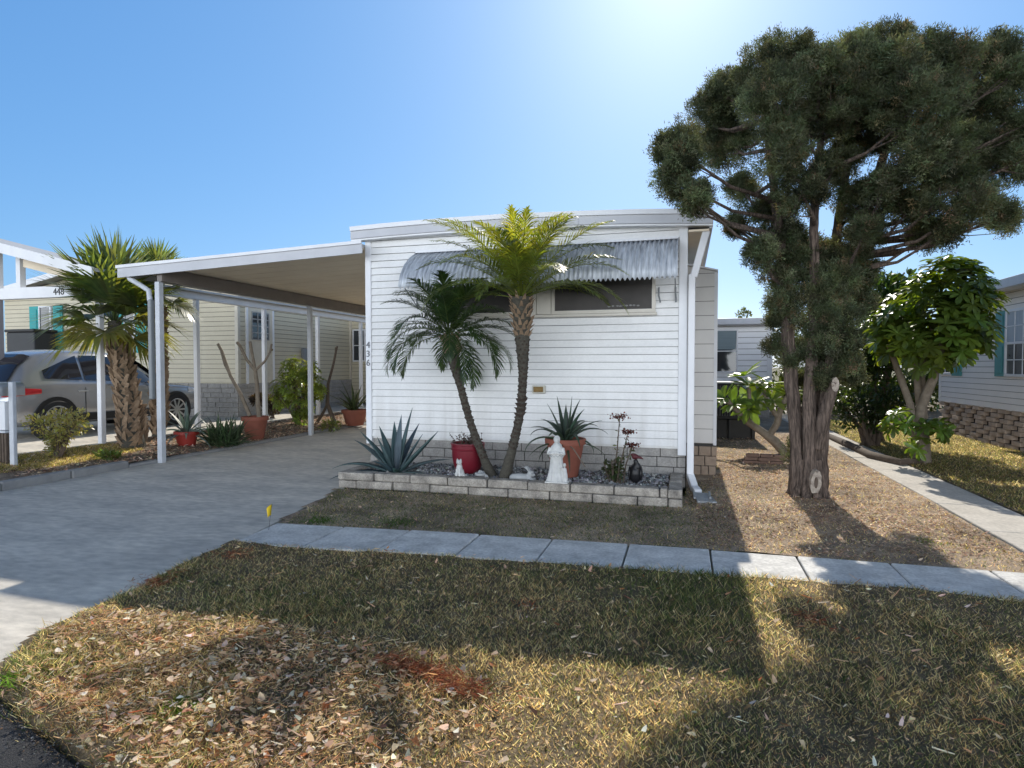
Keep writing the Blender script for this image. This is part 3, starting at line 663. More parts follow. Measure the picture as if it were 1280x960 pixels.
# ================================================================== CAR
car = empty('parked_car', (-12.12, 7.62, GN), 'silver estate car with dark windows parked on the neighbouring driveway behind the stout palm', 'car', rz=0)
m_paint = M('silver_paint', (.40, .41, .43), .22, (.38, .39, .41), 1, metal=.6, spec=.6)
m_tint = GLASS('tinted_glass', (.012, .012, .016), .03)
ST = np.array([ # x, w, zb, sill, belt, roof, rw
 [0.00, .72, .46, .50, .72, .76, .60], [.06, .84, .34, .44, .84, .90, .66], [.20, .90, .27, .40, .95, 1.04, .68], [.42, .93, .24, .38, 1.02, 1.36, .65],
 [.72, .94, .22, .36, 1.04, 1.58, .64], [1.2, .945, .22, .36, 1.04, 1.65, .67], [1.9, .945, .22, .36, 1.02, 1.66, .675], [2.5, .945, .22, .36, .985, 1.61, .66],
 [3.0, .94, .22, .36, .94, 1.35, .66], [3.42, .935, .22, .38, .93, 1.02, .74], [3.9, .925, .24, .42, .90, .95, .74], [4.3, .90, .28, .46, .84, .875, .70],
 [4.48, .82, .34, .48, .74, .77, .62], [4.56, .66, .44, .50, .62, .64, .5]])
def cst(x): return [np.interp(x, ST[:, 0], ST[:, i]) for i in range(1, 7)]
def csec(x):
    w_, zb, sl_, bt, rf_, rw = cst(x)
    r_ = min(rw, w_*.97)
    return [(0, zb), (w_*.86, zb), (w_*.97, sl_), (w_, (sl_+bt)*.52), (w_*.985, bt-.06), (w_*.955, bt), (w_*.955+(r_-w_*.955)*.5, bt+(rf_-bt)*.50), (r_+.005, rf_-.075), (r_*.86, rf_-.02), (r_*.5, rf_+.0), (0, rf_+.012)]
xs = np.concatenate([np.linspace(0, .5, 12), np.linspace(.58, 4.2, 40), np.linspace(4.25, 4.56, 8)])
def chaikin(P):
    Q = [P[0]]
    for a, b in zip(P[:-1], P[1:]):
        Q += [tuple(.75*np.array(a)+.25*np.array(b)), tuple(.25*np.array(a)+.75*np.array(b))]
    return Q + [P[-1]]
# smooth the stations along the length
from_xs = xs; secs = np.array([chaikin(csec(x)) for x in xs])
for _ in range(2): secs[1:-1] = .25*secs[:-2] + .5*secs[1:-1] + .25*secs[2:]
K = secs.shape[1]; V = []; F = []
for x, s in zip(xs, secs): V += [(p[0], x, p[1]) for p in s] + [(-p[0], x, p[1]) for p in s]
for i in range(len(xs)-1):
    for sd in (0, 1):
        for k in range(K-1):
            a = i*2*K+sd*K+k; b = a+2*K; F.append((a, a+1, b+1, b) if sd else (a, b, b+1, a+1))
for i, rev in ((0, 0), (len(xs)-1, 1)):
    b = i*2*K; F.append(tuple(list(range(b, b+K)) + list(range(b+2*K-1, b+K-1, -1))))
mb = MB(); mb.add(V, F); mb.build('body', m_paint, car, smooth=50)
def side_pt(x, t, off=.012):
    """t 0 belt .. 1 roof edge on the glasshouse side"""
    w_, zb, sl_, bt, rf_, rw = cst(x); a = np.array([w_*.955, bt]); c = np.array([min(rw, w_*.97)+.005, rf_-.075]); q = a + (c-a)*t
    n_ = np.array([c[1]-a[1], a[0]-c[0]]); n_ = n_/max(np.linalg.norm(n_), 1e-6); q = q + n_*(off+.006)
    return q
def glass_strip(x0, x1, tb0, tt0, tb1, tt1, name, mat, off=.012):
    for s in (1, -1):
        V = []; n = 10
        for i in range(n+1):
            u = i/n; x = x0+(x1-x0)*u
            for j in range(4):
                t = (tb0+(tb1-tb0)*u) + ((tt0+(tt1-tt0)*u)-(tb0+(tb1-tb0)*u))*j/3; q = side_pt(x, t, off); V.append((s*q[0], x, q[1]))
        mb = MB(); mb.add(V, [(i*4+j, (i+1)*4+j, (i+1)*4+j+1, i*4+j+1) for i in range(n) for j in range(3)]); mb.build(name, mat, car, smooth=60)
glass_strip(.72, 1.42, .14, .46, .06, .93, 'side_window', m_tint); glass_strip(1.48, 2.28, .06, .93, .06, .93, 'side_window', m_tint); glass_strip(2.34, 3.1, .06, .92, .08, .55, 'side_window', m_tint)
mb = MB(); V = []
for i in range(9):
    x = .17+.50*i/8; w_, zb, sl_, bt, rf_, rw = cst(x); hw = min(rw, w_*.97)*(.97-.02*i/8)
    for j in range(9):
        y = -hw+2*hw*j/8; V.append((y, x-.02, rf_+.012+.008*(1-(2*j/8-1)**2)+(-.03 if abs(2*j/8-1) > .9 else 0)))
mb.add(V, [(i*9+j, i*9+j+1, (i+1)*9+j+1, (i+1)*9+j) for i in range(8) for j in range(8)]); mb.build('rear_window', m_tint, car, smooth=60)
mb = MB(); V = []
for i in range(7):
    x = 2.62+.72*i/6; w_, zb, sl_, bt, rf_, rw = cst(x); hw = min(rw, w_*.97)*.96
    for j in range(7): V.append((-hw+2*hw*j/6, x, rf_+.03))
mb.add(V, [(i*7+j, i*7+j+1, (i+1)*7+j+1, (i+1)*7+j) for i in range(6) for j in range(6)]); mb.build('windscreen', m_tint, car, smooth=60)
m_tyre = M('tyre_rubber', (.022, .022, .023), .85, (.015, .015, .016), 30); m_rim = M('alloy_rim', (.55, .56, .57), .3, (.45, .46, .47), 5, metal=.8)
m_redl = M('red_lamp', (.45, .02, .03), .2, (.35, .015, .02), 30, spec=.8); m_clear = M('clear_lamp', (.75, .75, .76), .15, (.6, .6, .62), 20, spec=.8)
for s in (1, -1):
    for wy in (.88, 3.62):
        arch = MB(); arch.tube([(s*.80, wy, .36), (s*.953, wy, .36)], .415, 32); arch.build('wheel_arch', m_black, car, smooth=40)
        t = MB(); R = []
        for a in range(32):
            an = 2*PI*a/32
            for dx, r in ((.74, .24), (.74, .33), (.76, .352), (.95, .352), (.972, .335), (.975, .26), (.955, .245)): R.append((s*dx, wy+r*math.cos(an), .352+r*math.sin(an)))
        t.add(R, [(a*7+k, a*7+k+1, ((a+1) % 32)*7+k+1, ((a+1) % 32)*7+k) for a in range(32) for k in range(6)]); wl = t.build('wheel', m_tyre, car, smooth=40)
        rm = MB()
        for k in range(10):
            an = 2*PI*k/10; c_, s_ = math.cos(an), math.sin(an)
            rm.bar((s*.958, wy+.03*c_, .352+.03*s_), (s*.958, wy+.245*c_, .352+.245*s_), .035, .03, up=(s, 0, 0))
        rm.tube([(s*.93, wy, .352), (s*.972, wy, .352)], .05, 14)
        ring = [(s*(.958), wy+.25*math.cos(2*PI*k/28), .352+.25*math.sin(2*PI*k/28)) for k in range(29)]; rm.tube(ring, .016, 6); rm.build('rim', m_rim, wl, smooth=40)
    def lamp(name, mat, xa, xb, za, zb, off):
        V = []; n = 8
        for i in range(n+1):
            x = xa+(xb-xa)*i/n; w_ = cst(x)[0]
            for j in range(4):
                z = za+(zb-za)*j/3; taper = 1-.5*(i/n)*abs(j-1.5)/1.5
                V.append((s*(w_*.985+off-.02*abs(j-1.5)/1.5), x-.015, (za+zb)/2+(z-(za+zb)/2)*taper))
        mb = MB(); mb.add(V, [(i*4+j, (i+1)*4+j, (i+1)*4+j+1, i*4+j+1) for i in range(n) for j in range(3)]); return mb.build(name, mat, car, smooth=60)
    lamp('tail_light', m_redl, .04, .62, .80, .97, .035); lamp('reversing_lamp', m_clear, .02, .32, .835, .915, .048); lamp('headlight', m_clear, 4.02, 4.42, .72, .84, .02)
    for hy in (1.28, 2.28):
        mb = MB(); mb.bar((s*.962, hy, .86), (s*.962, hy+.2, .865), .02, .028); mb.build('door_handle', m_rim, car, bevel=.006)
    mb = MB(); mb.bar((s*.955, 1.25, .36), (s*.955, 3.25, .36), .03, .13); mb.build('sill_trim', m_black, car, bevel=.01)
    mb = MB(); mb.ball((s*1.02, 2.98, 1.02), (.09, .06, .07), 12); mb.build('door_mirror', m_paint, car, smooth=60)
    mb = MB()
    for hx in (1.44, 2.31): mb.box((s*.948-.004, hx, .42), (s*.948+.004, hx+.008, .93))
    mb.build('door_gap', m_black, car)
mb = MB(); mb.box((-.80, -.01, .36), (.80, .10, .52)); mb.build('rear_bumper', m_black, car, bevel=.04)

pA, pB = at(9, 412, 12.6), at(44, 450, 12.6)
sbx = empty('storage_box', ((pA.x+pB.x)/2, 12.6, GN), 'tall charcoal storage box behind the car, beside the turquoise shuttered window', 'storage box')
bw = (pB.x-pA.x)/2
mb = MB(); mb.box((-bw, -.0, 0), (bw, .6, pA.z-GN-.08)); mb.build('body', M('charcoal_plastic', (.03, .033, .037), .5, (.022, .024, .027), 4), sbx, bevel=.03)
mb = MB(); mb.box((-bw-.03, -.04, pA.z-GN-.08), (bw+.03, .64, pA.z-GN)); mb.build('lid', m_black, sbx, bevel=.02)
for x in (-bw*.55, bw*.55):
    mb = MB(); mb.box((x-.1, -.03, pB.z-GN+.10), (x+.1, -.002, pB.z-GN+.17)); mb.build('handle', m_trim, sbx, bevel=.01)

# ================================================================== MAILBOX POST, FLAG, BRICKS, BED EDGING
p = atg(14, 592, .04)
mp = empty('mailbox_post', (p.x, p.y, .03), 'white wooden post with a small silver domed mailbox at the left edge of the drive', 'mailbox')
mb = MB(); mb.box((-.035, -.025, 0), (.05, .03, 1.30)); mb.build('post', m_grey_post, mp, bevel=.01)
mb = MB(); n = 12; V = []
pr = [(-.11, 0), (.11, 0), (.11, .10)] + [(.11*math.cos(a), .10+.10*math.sin(a)) for a in np.linspace(0, PI, 10)[1:-1]] + [(-.11, .10)]
mb.prism([(x-.20, z+1.10) for x, z in pr], 'y', -.25, .25); mb.build('mailbox', m_rim, mp, bevel=.008)
mb = MB(); mb.box((-.42, -.04, .62), (-.085, .04, 1.02)); mb.build('panel', m_trim, mp, bevel=.006)
mb = MB(); mb.box((-.42, -.05, .58), (-.08, .05, .612)); mb.build('shelf', m_grey_post, mp, bevel=.004)
mb = MB()
for k in range(6): mb.box((-.41+k*.055, -.02, 0), (-.375+k*.055, .02, .57))
mb.box((-.42, .03, .0), (-.09, .05, .56)); mb.build('dark_slats', m_stem_brown, mp)
p = atg(333, 667, .0)
fl = empty('marker_flag', (p.x, p.y, 0), 'small yellow utility flag on a wire at the left end of the front walkway', 'flag')
mb = MB(); mb.tube([(0, 0, -.02), (.02, 0, .12), (.045, 0, .27)], .003, 6); mb.build('wire', m_wire, fl)
mb = MB(); n = 6; V = []
for i in range(n+1):
    u = i/n
    for j in range(4): V.append((.036+.0*j-.01*u+.03*u*(j/3)+.008, -.02*math.sin(u*4)-.015*j/3-.05*u, .27-.10*j/3-.045*u+.02*u*j/3))
mb.add([(v[0]-.05*(k//4)/n*.5, v[1], v[2]) for k, v in enumerate(V)], [(i*4+j, (i+1)*4+j, (i+1)*4+j+1, i*4+j+1) for i in range(n) for j in range(3)])
o = mb.build('flag', m_flag, fl, smooth=80); o.modifiers.new('s', 'SOLIDIFY').thickness = .001
p = atg(955, 581)
mb = MB()
for r in range(3):
    for k in range(3): mb.box((p.x-.30+k*.2+r*.03+random.uniform(-.01, .01), p.y+random.uniform(-.02, .02), r*.055), (p.x-.11+k*.2+r*.03, p.y+.1, r*.055+.05))
tag(mb.build('brick_pile', M('old_brick', (.24, .15, .11), .9, (.14, .09, .07), 12), bevel=.006), 'low pile of old bricks on the leaf litter left of the big tree', 'bricks')
mb = MB(); pa = [atg(1036, 548), atg(1062, 560), atg(1090, 574), atg(1128, 583), atg(1160, 580)]
mb.tube([(q.x, q.y, .05) for q in pa], [.06, .07, .07, .065, .06], 9, jit=.12); tag(mb.build('log_edging', m_stem_brown, smooth=60), 'long low log edging the shrub bed right of the side path', 'edging')

# ================================================================== PLANTER
pb = empty('stone_planter', (-2.15, 7.4, 0), 'long low planter of rough pale stone blocks in front of the white home', 'planter')
PX0, PX1, PYF = -4.26, -.02, 6.84
mb = MB()
for r in range(2):
    x = PX0 + (0 if r else -.24)
    while x < PX1-.16:
        a, b = max(x, PX0), min(x+.50, PX1-.15); x += .50
        if b-a < .06: continue
        mb.box((a+.006, PYF-random.uniform(-.012, .02), r*.104+.003), (b-.006, PYF+.15, (r+1)*.104-.003+random.uniform(-.004, .004)))
    for side in (PX0, PX1-.15):
        y = PYF+.16 if side < -1 else PYF-.02
        while y < 7.85:
            y1 = min(y+.5, 7.97); mb.box((side+random.uniform(-.012, .012), y+.004, r*.104+.003+(0)), (side+.15, y1-.004, (r+1)*.104-.003+random.uniform(-.003, .004))); y += .5
pbm = mb.build('block_wall', m_block, pb, True, bevel=.014)
mb = MB(); mb.box((PX0+.03, PYF+.03, -.03), (PX1-.03, PYF+.12, .190)); mb.box((PX0+.03, PYF+.1, -.03), (PX0+.13, 7.95, .19)); mb.box((PX1-.13, PYF+.1, -.03), (PX1-.03, 7.95, .19)); mb.build('mortar', m_mortar, pbm, True)
mb = MB(); mb.box((PX0+.14, PYF+.13, -.03), (PX1-.14, 8.02, .15)); mb.build('soil', m_soil, pb, True)
SZ = .15
n = 5200; X = rng.uniform(PX0+.16, PX1-.17, n); Y = rng.uniform(PYF+.16, 7.98, n)
V, F, Cc = scatter(*STONE, np.stack([X, Y, SZ+.008+rng.random(n)*.012], 1), rdir(n), rdir(n), rng.uniform(.012, .038, n)*np.where(rng.random(n) < .1, 1.6, 1), pick([(.36, .36, .36), (.20, .21, .22), (.55, .55, .54), (.12, .11, .10)], [4, 4, 2, 3], n))
tag(np_mesh('gravel', V, F, Cc, m_gravel), kind='stuff')

# ------------------------------------------------------------------ leaf makers
def strap(base, az, el, L, W, curve, thick=.012, fold=.35, n=12, twist=0., taper=.55, col=(1, 1, 1), edge=None):
    """succulent or strap leaf: gutter section, thick base, pointed tip; returns V,F,C"""
    p = np.array(base, float); e = el; ds = L/n; V = []; h = np.array([math.cos(az), math.sin(az), 0])
    s = np.array([-math.sin(az), math.cos(az), 0])
    for i in range(n+1):
        u = i/n; w_ = W*(.62+.9*u if u < .42 else (1-.98*((u-.42)/.58)**1.5)) if taper else W*(1-.95*u**3)
        d = h*math.cos(e)+np.array([0, 0, math.sin(e)]); nn = -h*math.sin(e)+np.array([0, 0, math.cos(e)])
        f = fold*(1-.35*u); tk = thick*(1-.85*u)
        V += [p-s*w_/2+nn*w_*f*.5, p-s*w_/4+nn*w_*f*.12, p.copy(), p+s*w_/4+nn*w_*f*.12, p+s*w_/2+nn*w_*f*.5, p-nn*tk+s*w_*.22, p-nn*tk-s*w_*.22]
        p = p+d*ds; e -= curve/n*(.4+1.2*u)
    F = [(i*7+k, i*7+(k+1) % 7, (i+1)*7+(k+1) % 7, (i+1)*7+k) for i in range(n) for k in range(7)]
    c = np.tile(np.asarray(col, float), (len(F), 1)); c = c*(np.repeat(np.linspace(.85, 1.08, n), 7)[:, None])
    return np.array(V), np.array(F), c
def frond(base, az, el, L, curve, nl=46, ll=.24, lw=.013, col=(.07, .12, .03), droop=.5, jitter=.18, vee=.3, start=.16):
    n = 16; p = np.array(base, float); e = el; ds = L/n; h = np.array([math.cos(az), math.sin(az), 0]); s = np.array([-math.sin(az), math.cos(az), 0])
    pts = []; tn = []; nm = []
    for i in range(n+1):
        d = h*math.cos(e)+np.array([0, 0, math.sin(e)]); pts.append(p.copy()); tn.append(d); nm.append(-h*math.sin(e)+np.array([0, 0, math.cos(e)]))
        p = p+d*ds; e -= curve/n*(.35+1.3*i/n)
    pts, tn, nm = map(np.array, (pts, tn, nm))
    t = np.repeat(np.linspace(start, .995, nl), 2); sd = np.tile([1, -1], nl); m = len(t)
    ip = lambda A: np.stack([np.interp(t, np.linspace(0, 1, n+1), A[:, k]) for k in range(3)], 1)
    P, T, N_ = ip(pts), unit(ip(tn)), unit(ip(nm))
    ln = ll*np.clip(np.sin(np.clip((t-start+.12)/(1.1-start), 0, 1)*PI)**.6, .25, 1)*(1+rng.uniform(-jitter, jitter, m))
    D = unit(s[None]*sd[:, None]*(.95-.35*t)[:, None] + T*(.45+.75*t)[:, None] + N_*vee + rng.normal(0, .09, (m, 3)))
    D2 = unit(D + np.array([0, 0, -1])*droop*(.7+.6*rng.random((m, 1))))
    W_ = np.cross(D, N_); W_ = unit(W_)*lw/2
    a, b = P, P + D*ln[:, None]*.5; c = b + D2*ln[:, None]*.5
    V = np.stack([a-W_*.6, a+W_*.6, b-W_, b+W_, c-W_*.1, c+W_*.1], 1).reshape(-1, 3)
    F = (np.array([[0, 1, 3, 2], [2, 3, 5, 4]])[None] + (np.arange(m)*6)[:, None, None]).reshape(-1, 4); C_ = np.repeat(jit(col, m, .22), 2, axis=0)
    # rachis
    rv = []; w0 = .011
    for i in range(n+1):
        r = w0*(1-.85*i/n); S_ = s*r; Nn = nm[i]*r*.6; rv += [pts[i]-S_, pts[i]+Nn, pts[i]+S_, pts[i]-Nn]
    rf_ = [(i*4+k, i*4+(k+1) % 4, (i+1)*4+(k+1) % 4, (i+1)*4+k) for i in range(n) for k in range(4)]
    return merge([(V, F, C_), (np.array(rv), np.array(rf_), np.tile(np.array(col)*1.15+np.array([.03, .03, 0]), (len(rf_), 1)))])

# ------------------------------------------------------------------ two feather palms
def palm_trunk(root, pts, rad, boots_from, dark_band=None):
    m = 40; P = [Vector(p) for p in pts]
    tt = np.linspace(0, 1, len(P)); q = [Vector([np.interp(u, tt, [p[k] for p in P]) for k in range(3)]) for u in np.linspace(0, 1, m)]
    for _ in range(6): q = [q[0]] + [(q[i-1]+q[i]*2+q[i+1])/4 for i in range(1, m-1)] + [q[-1]]
    r = [float(np.interp(u, tt, rad))*(1+.07*(i % 2)) for i, u in enumerate(np.linspace(0, 1, m))]
    mb = MB(); mb.tube(q, r, 14, jit=.06); mb.build('trunk', m_bark_palm, root, True, smooth=50)
    # leaf scars and boots
    small = MB(); big = MB(); dark = MB()
    for i in range(2, m-1):
        u = i/(m-1)
        for k in range(9):
            a = 2*PI*(k/9) + i*2.399; d = Vector((math.cos(a), math.sin(a), 0)); b = q[i]+Vector((0, 0, random.uniform(-.02, .02)))
            if u > boots_from:
                tgt = big; L = random.uniform(.06, .11); rr = r[i]*.9; up = random.uniform(.6, 1.2)
            elif dark_band and dark_band[0] < u < dark_band[1]:
                tgt = dark; L = random.uniform(.03, .055); rr = r[i]*.95; up = .6
            else:
                if u < .2: continue
                tgt = small; L = random.uniform(.010, .022); rr = r[i]*.97; up = .7
            tip = b + d*(rr+L*.75)+Vector((0, 0, L*up)); s_ = Vector((-d.y, d.x, 0))*(.022 if tgt is not small else .014)
            b0 = b+d*rr*.9
            tgt.add([b0-s_*1.3-Vector((0, 0, .015)), b0+s_*1.3-Vector((0, 0, .015)), b0+s_+Vector((0, 0, .025)), b0-s_+Vector((0, 0, .025)), tip-s_*.4, tip+s_*.4], [(0, 1, 5, 4), (3, 4, 5, 2), (0, 4, 3), (1, 2, 5), (0, 3, 2, 1)])
    small.build('leaf_scars', m_boot_dark, root, True); big.build('leaf_boots', m_boot, root, True)
    if dark.v: dark.build('fibre_band', m_boot_dark, root, True)
    return q[-1]
def feather_palm(label, pts, rad, n, L, cols, group, light):
    root = empty('feather_palm', (pts[0][0], pts[0][1], SZ), label, 'palm', group)
    top = palm_trunk(root, pts, rad, .80 if light else .84, (.36, .48) if light else None)
    for i in range(n):
        az = i*2.39996+random.uniform(-.2, .2); u = i/n
        el = math.radians((84-(70 if light else 92)*u**.9)+random.uniform(-7, 7)); cv = math.radians((56+26*u if light else 60+55*u)+random.uniform(-16, 22))
        col = np.array(cols[0])*(1-u)+np.array(cols[1])*u
        b = np.array(top)+np.array([math.cos(az), math.sin(az), 0])*.035+np.array([0, 0, .05-.07*u])
        V, F, Cc = frond(b, az, el, L*random.uniform(.88, 1.08)*(.75+.25*min(1, u*4)), cv, nl=46, ll=.26, lw=.015, col=col*random.uniform(.85, 1.15), droop=.55)
        np_mesh('frond', V, F, Cc, m_leaf_palm, root, True)
    return root
YP = 7.16
tr = lambda L, Y=YP: [tuple(at(px, py, Y+dy)) for px, py, dy in L]
feather_palm('taller upright feather palm with a shaggy brown collar in front of the window awning', tr([(629, 603, 0), (641, 560, .0), (651, 515, -.01), (654, 470, -.02), (653, 425, -.02), (651, 372, -.02)]), [.075, .052, .047, .049, .085, .12], 40, 1.34, ((.16, .20, .04), (.095, .14, .035)), None, True)
feather_palm('shorter leaning feather palm with dark drooping fronds left of the window', tr([(618, 603, .12), (605, 575, .12), (588, 530, .1), (576, 485, .07), (567, 450, .05), (562, 420, .03)]), [.078, .05, .045, .043, .07, .095], 33, 1.02, ((.045, .085, .035), (.03, .06, .028)), None, False)

# ------------------------------------------------------------------ pots and planter plants
def pot(parent, r0, r1, h, mat, rim=.05, loc=(0, 0, 0)):
    mb = MB(); mb.lathe([(r0*.98, 0), (r0, .01), (r1*.96, h-rim), (r1*1.06, h-rim), (r1*1.08, h-.01), (r1*1.05, h), (r1*.95, h), (r1*.93, h-.04), (.01, h-.045)], loc, 32)
    o = mb.build('pot', mat, parent, smooth=45); 
    mb = MB(); mb.lathe([(r1*.93, h-.038), (.005, h-.030)], loc, 20, cap=False); mb.build('potting_soil', m_soil, o); return o
def rosette(root, base, n, Lr, W, el0, el1, cv0, cv1, col, mat, fold=.35, name='leaf', thick=.016, az0=0., seed_el=None):
    for i in range(n):
        az = az0+i*2.39996+random.uniform(-.15, .15); u = i/max(1, n-1)
        el = math.radians(el0+(el1-el0)*u+random.uniform(-6, 6)); cv = math.radians(cv0+(cv1-cv0)*u+random.uniform(-8, 8))
        V, F, Cc = strap((base[0]+.02*math.cos(az), base[1]+.02*math.sin(az), base[2]), az, el, random.uniform(*Lr), W*random.uniform(.85, 1.1), cv, thick=thick, fold=fold, col=jit(col, 1, .15)[0])
        np_mesh(name, V, F, Cc, mat, root, smooth=True)
p = at(500, 592, 7.35); p.z = SZ
ag = empty('agave', (-3.62, 7.18, SZ), 'large blue grey agave with broad pointed leaves at the left end of the planter', 'agave')
BG = (.055, .095, .10)
for az, el, L, W, cv in ((95, 80, .78, .10, 10), (50, 78, .88, .10, 5), (-10, 42, .86, .115, -4), (10, 58, .62, .11, 0), (168, 38, .80, .115, 22), (182, 52, .72, .115, 10), (205, 10, .82, .11, 40), (150, 60, .70, .11, 5), (250, 40, .45, .11, 30), (300, 30, .42, .11, 40), (340, 12, .6, .11, 30), (190, 22, .86, .105, 55), (120, 66, .72, .11, 0), (70, 60, .75, .11, 8), (235, 65, .55, .11, 0), (20, 25, .7, .11, 30)):
    V, F, Cc = strap((.03*math.cos(math.radians(az)), .03*math.sin(math.radians(az)), 0), math.radians(az), math.radians(el), L, W, math.radians(cv), thick=.02, fold=.45, col=jit(BG, 1, .15)[0]); np_mesh('leaf', V, F, Cc, m_succ, ag, smooth=True)
rp = empty('potted_plant', (-2.72, 7.45, SZ), 'round dark red pot with sparse withered stems between the agave and leaning palm', 'potted plant')
mb = MB(); mb.lathe([(.13, 0), (.14, .01), (.185, .12), (.205, .22), (.21, .315), (.222, .32), (.224, .335), (.216, .34), (.218, .385), (.226, .39), (.226, .405), (.205, .41), (.20, .37), (.01, .365)], (0, 0, 0), 40); pt_ = mb.build('pot', m_redpot, rp, smooth=40)
mb = MB(); mb.lathe([(.2, .372), (.005, .378)], (0, 0, 0), 20, cap=False); mb.build('potting_soil', m_soil, pt_)
parts = []; mb = MB()
for k in range(26):
    a = random.uniform(0, 6.28); r = random.uniform(.02, .18); q = Vector((r*math.cos(a), r*math.sin(a), .37)); tip = q+Vector((random.uniform(-.12, .06), random.uniform(-.08, .08), random.uniform(.05, .17)))
    mb.tube([q, (q+tip)/2+Vector((.01, 0, .01)), tip], [.004, .003, .002], 5)
    nn = 9; t_ = rng.random((nn, 1)); P = np.array(q)[None]*(1-t_)+np.array(tip)[None]*t_
    parts.append(scatter(*RHOMB, P, rdir(nn, .2), rdir(nn), rng.uniform(.015, .035, nn), jit((.045, .025, .028), nn, .4)))
mb.build('stems', m_stem_brown, rp); np_mesh('leaves', *merge(parts), m_leaf, rp)
tp = empty('potted_plant', (-1.44, 7.50, SZ), 'terracotta pot of spiky curling aloe leaves behind the white robed statue', 'potted plant')
pot(tp, .155, .24, .50, m_terracotta, .07)
rosette(tp, (0, 0, .46), 12, (.42, .60), .065, 84, 40, 0, 60, (.04, .065, .045), m_succ); rosette(tp, (0, 0, .45), 13, (.45, .66), .06, 55, 15, 60, 150, (.045, .07, .045), m_succ, az0=1.); rosette(tp, (0, 0, .45), 5, (.5, .62), .035, 10, -25, 60, 100, (.05, .07, .04), m_succ, az0=-2.2)
mb = MB(); mb.tube([(0, -.1, .47), (.15, -.25, .40), (.30, -.30, .20)], .008, 6); mb.build('dry_stalk', m_stem_pale, tp)
kl = empty('flowering_succulent', (-.80, 7.25, SZ), 'tall leggy succulent with dark red flower heads near the right end of the planter', 'plant')
mb = MB(); fl_ = []; lv = []
heads = [(.06, .0, .80), (.155, .02, .62), (.21, .0, .47)]
for (hx, hy, hz), (bx, by) in zip(heads, ((-.02, 0), (.04, 0), (.10, .02))):
    mb.tube([(bx, by, 0), (bx*.6+hx*.2+.03, by, hz*.5), (hx, hy, hz)], [.010, .008, .005], 6)
    nn = 120; P = np.array([hx, hy, hz])+rng.normal(0, 1, (nn, 3))*np.array([.045, .04, .016])*(1.15 if hz > .7 else .8)
    fl_.append(scatter(*RHOMB, P, rdir(nn, .5), rdir(nn), rng.uniform(.015, .03, nn), jit((.085, .02, .02), nn, .4)))
    for zz in np.linspace(.3, hz-.06, 9):
        nn = 2; t_ = zz/hz; P = np.tile([bx*(1-t_)+hx*t_, by, zz], (nn, 1)); d = rdir(nn, .2); lv.append(scatter(*OVAL, P, d, rdir(nn, 1), rng.uniform(.03, .06, nn), jit((.06, .075, .035), nn)))
for k in range(16):
    a = random.uniform(0, 6.28); r = random.uniform(.02, .15); hz = random.uniform(.10, .32); mb.tube([(r*.4*math.cos(a), r*.4*math.sin(a), 0), (r*math.cos(a), r*math.sin(a), hz)], .007, 5)
    nn = 16; t_ = rng.uniform(.25, 1, nn); P = np.stack([r*math.cos(a)*(.4+.6*t_), r*math.sin(a)*(.4+.6*t_), hz*t_], 1); lv.append(scatter(*OVAL, P, rdir(nn, .45), rdir(nn, 1), rng.uniform(.05, .095, nn), jit((.055, .075, .04), nn)))
mb.build('stems', m_stem_brown, kl); np_mesh('leaves', *merge(lv), m_leaf, kl); np_mesh('flower_heads', *merge(fl_), m_leaf, kl)

# ------------------------------------------------------------------ figurines
def fused(mb, name, mat, parent, vox=.008):
    o = mb.build(name, mat, parent, smooth=180); m = o.modifiers.new('remesh', 'REMESH'); m.mode = 'VOXEL'; m.voxel_size = vox; m.use_smooth_shade = True
    s = o.modifiers.new('smooth', 'SMOOTH'); s.factor = .5; s.iterations = 3; return o
PT = .208
p = at(574, 597, PYF+.08)
ct = empty('cat_figurine', (p.x, PYF+.08, PT), 'small white sitting cat figurine on the planter wall by the red pot', 'figurine')
mb = MB(); mb.ball((0, .02, .05), (.052, .06, .052)); mb.ball((0, .0, .10), (.040, .042, .065)); mb.ball((0, -.012, .175), (.036, .036, .033)); mb.ball((0, -.045, .165), (.015, .012, .012), 8)
for s in (-1, 1):
    mb.tube([(s*.02, -.012, .195), (s*.025, -.010, .225)], [.015, .003], 6); mb.tube([(s*.02, -.035, .10), (s*.02, -.045, .01)], .015, 8); mb.ball((s*.038, .0, .03), (.024, .04, .03))
mb.tube([(.03, .05, .02), (.07, .03, .015), (.065, -.02, .015)], .012, 6)
b_ = fused(mb, 'body', m_plaster, ct, .006)
mb = MB()
for s in (-1, 1): mb.ball((s*.014, -.044, .182), .004, 6)
mb.ball((0, -.058, .168), .004, 6); mb.build('face', m_black, ct)
p = at(655, 598, 7.12)
rb = empty('rabbit_figurine', (p.x+.03, 7.10, SZ+.01), 'grey stone rabbit figurine lying in the gravel right of the palms', 'figurine')
mb = MB(); mb.ball((-.06, 0, .045), (.13, .06, .05)); mb.ball((-.15, 0, .04), (.06, .055, .045)); mb.ball((.06, 0, .09), (.045, .042, .045)); mb.ball((.10, -.005, .08), (.022, .022, .02))
for s in (-1, 1): mb.tube([(.05, s*.02, .12), (.015, s*.03, .165), (-.02, s*.032, .175)], [.012, .017, .008], 8)
mb.tube([(.03, -.03, .04), (.12, -.03, .02)], .018, 8); mb.tube([(.03, .03, .04), (.12, .03, .02)], .018, 8); fused(mb, 'body', m_greystone, rb, .007)
mb = MB(); mb.ball((.085, -.037, .10), .006, 6); mb.ball((.085, .037, .10), .006, 6); mb.build('eyes', m_black, rb)
p = at(601, 597, 7.0)
ot = empty('shell_ornament', (p.x-.02, 7.05, SZ+.01), 'small grey coiled stone ornament at the foot of the leaning palm', 'ornament')
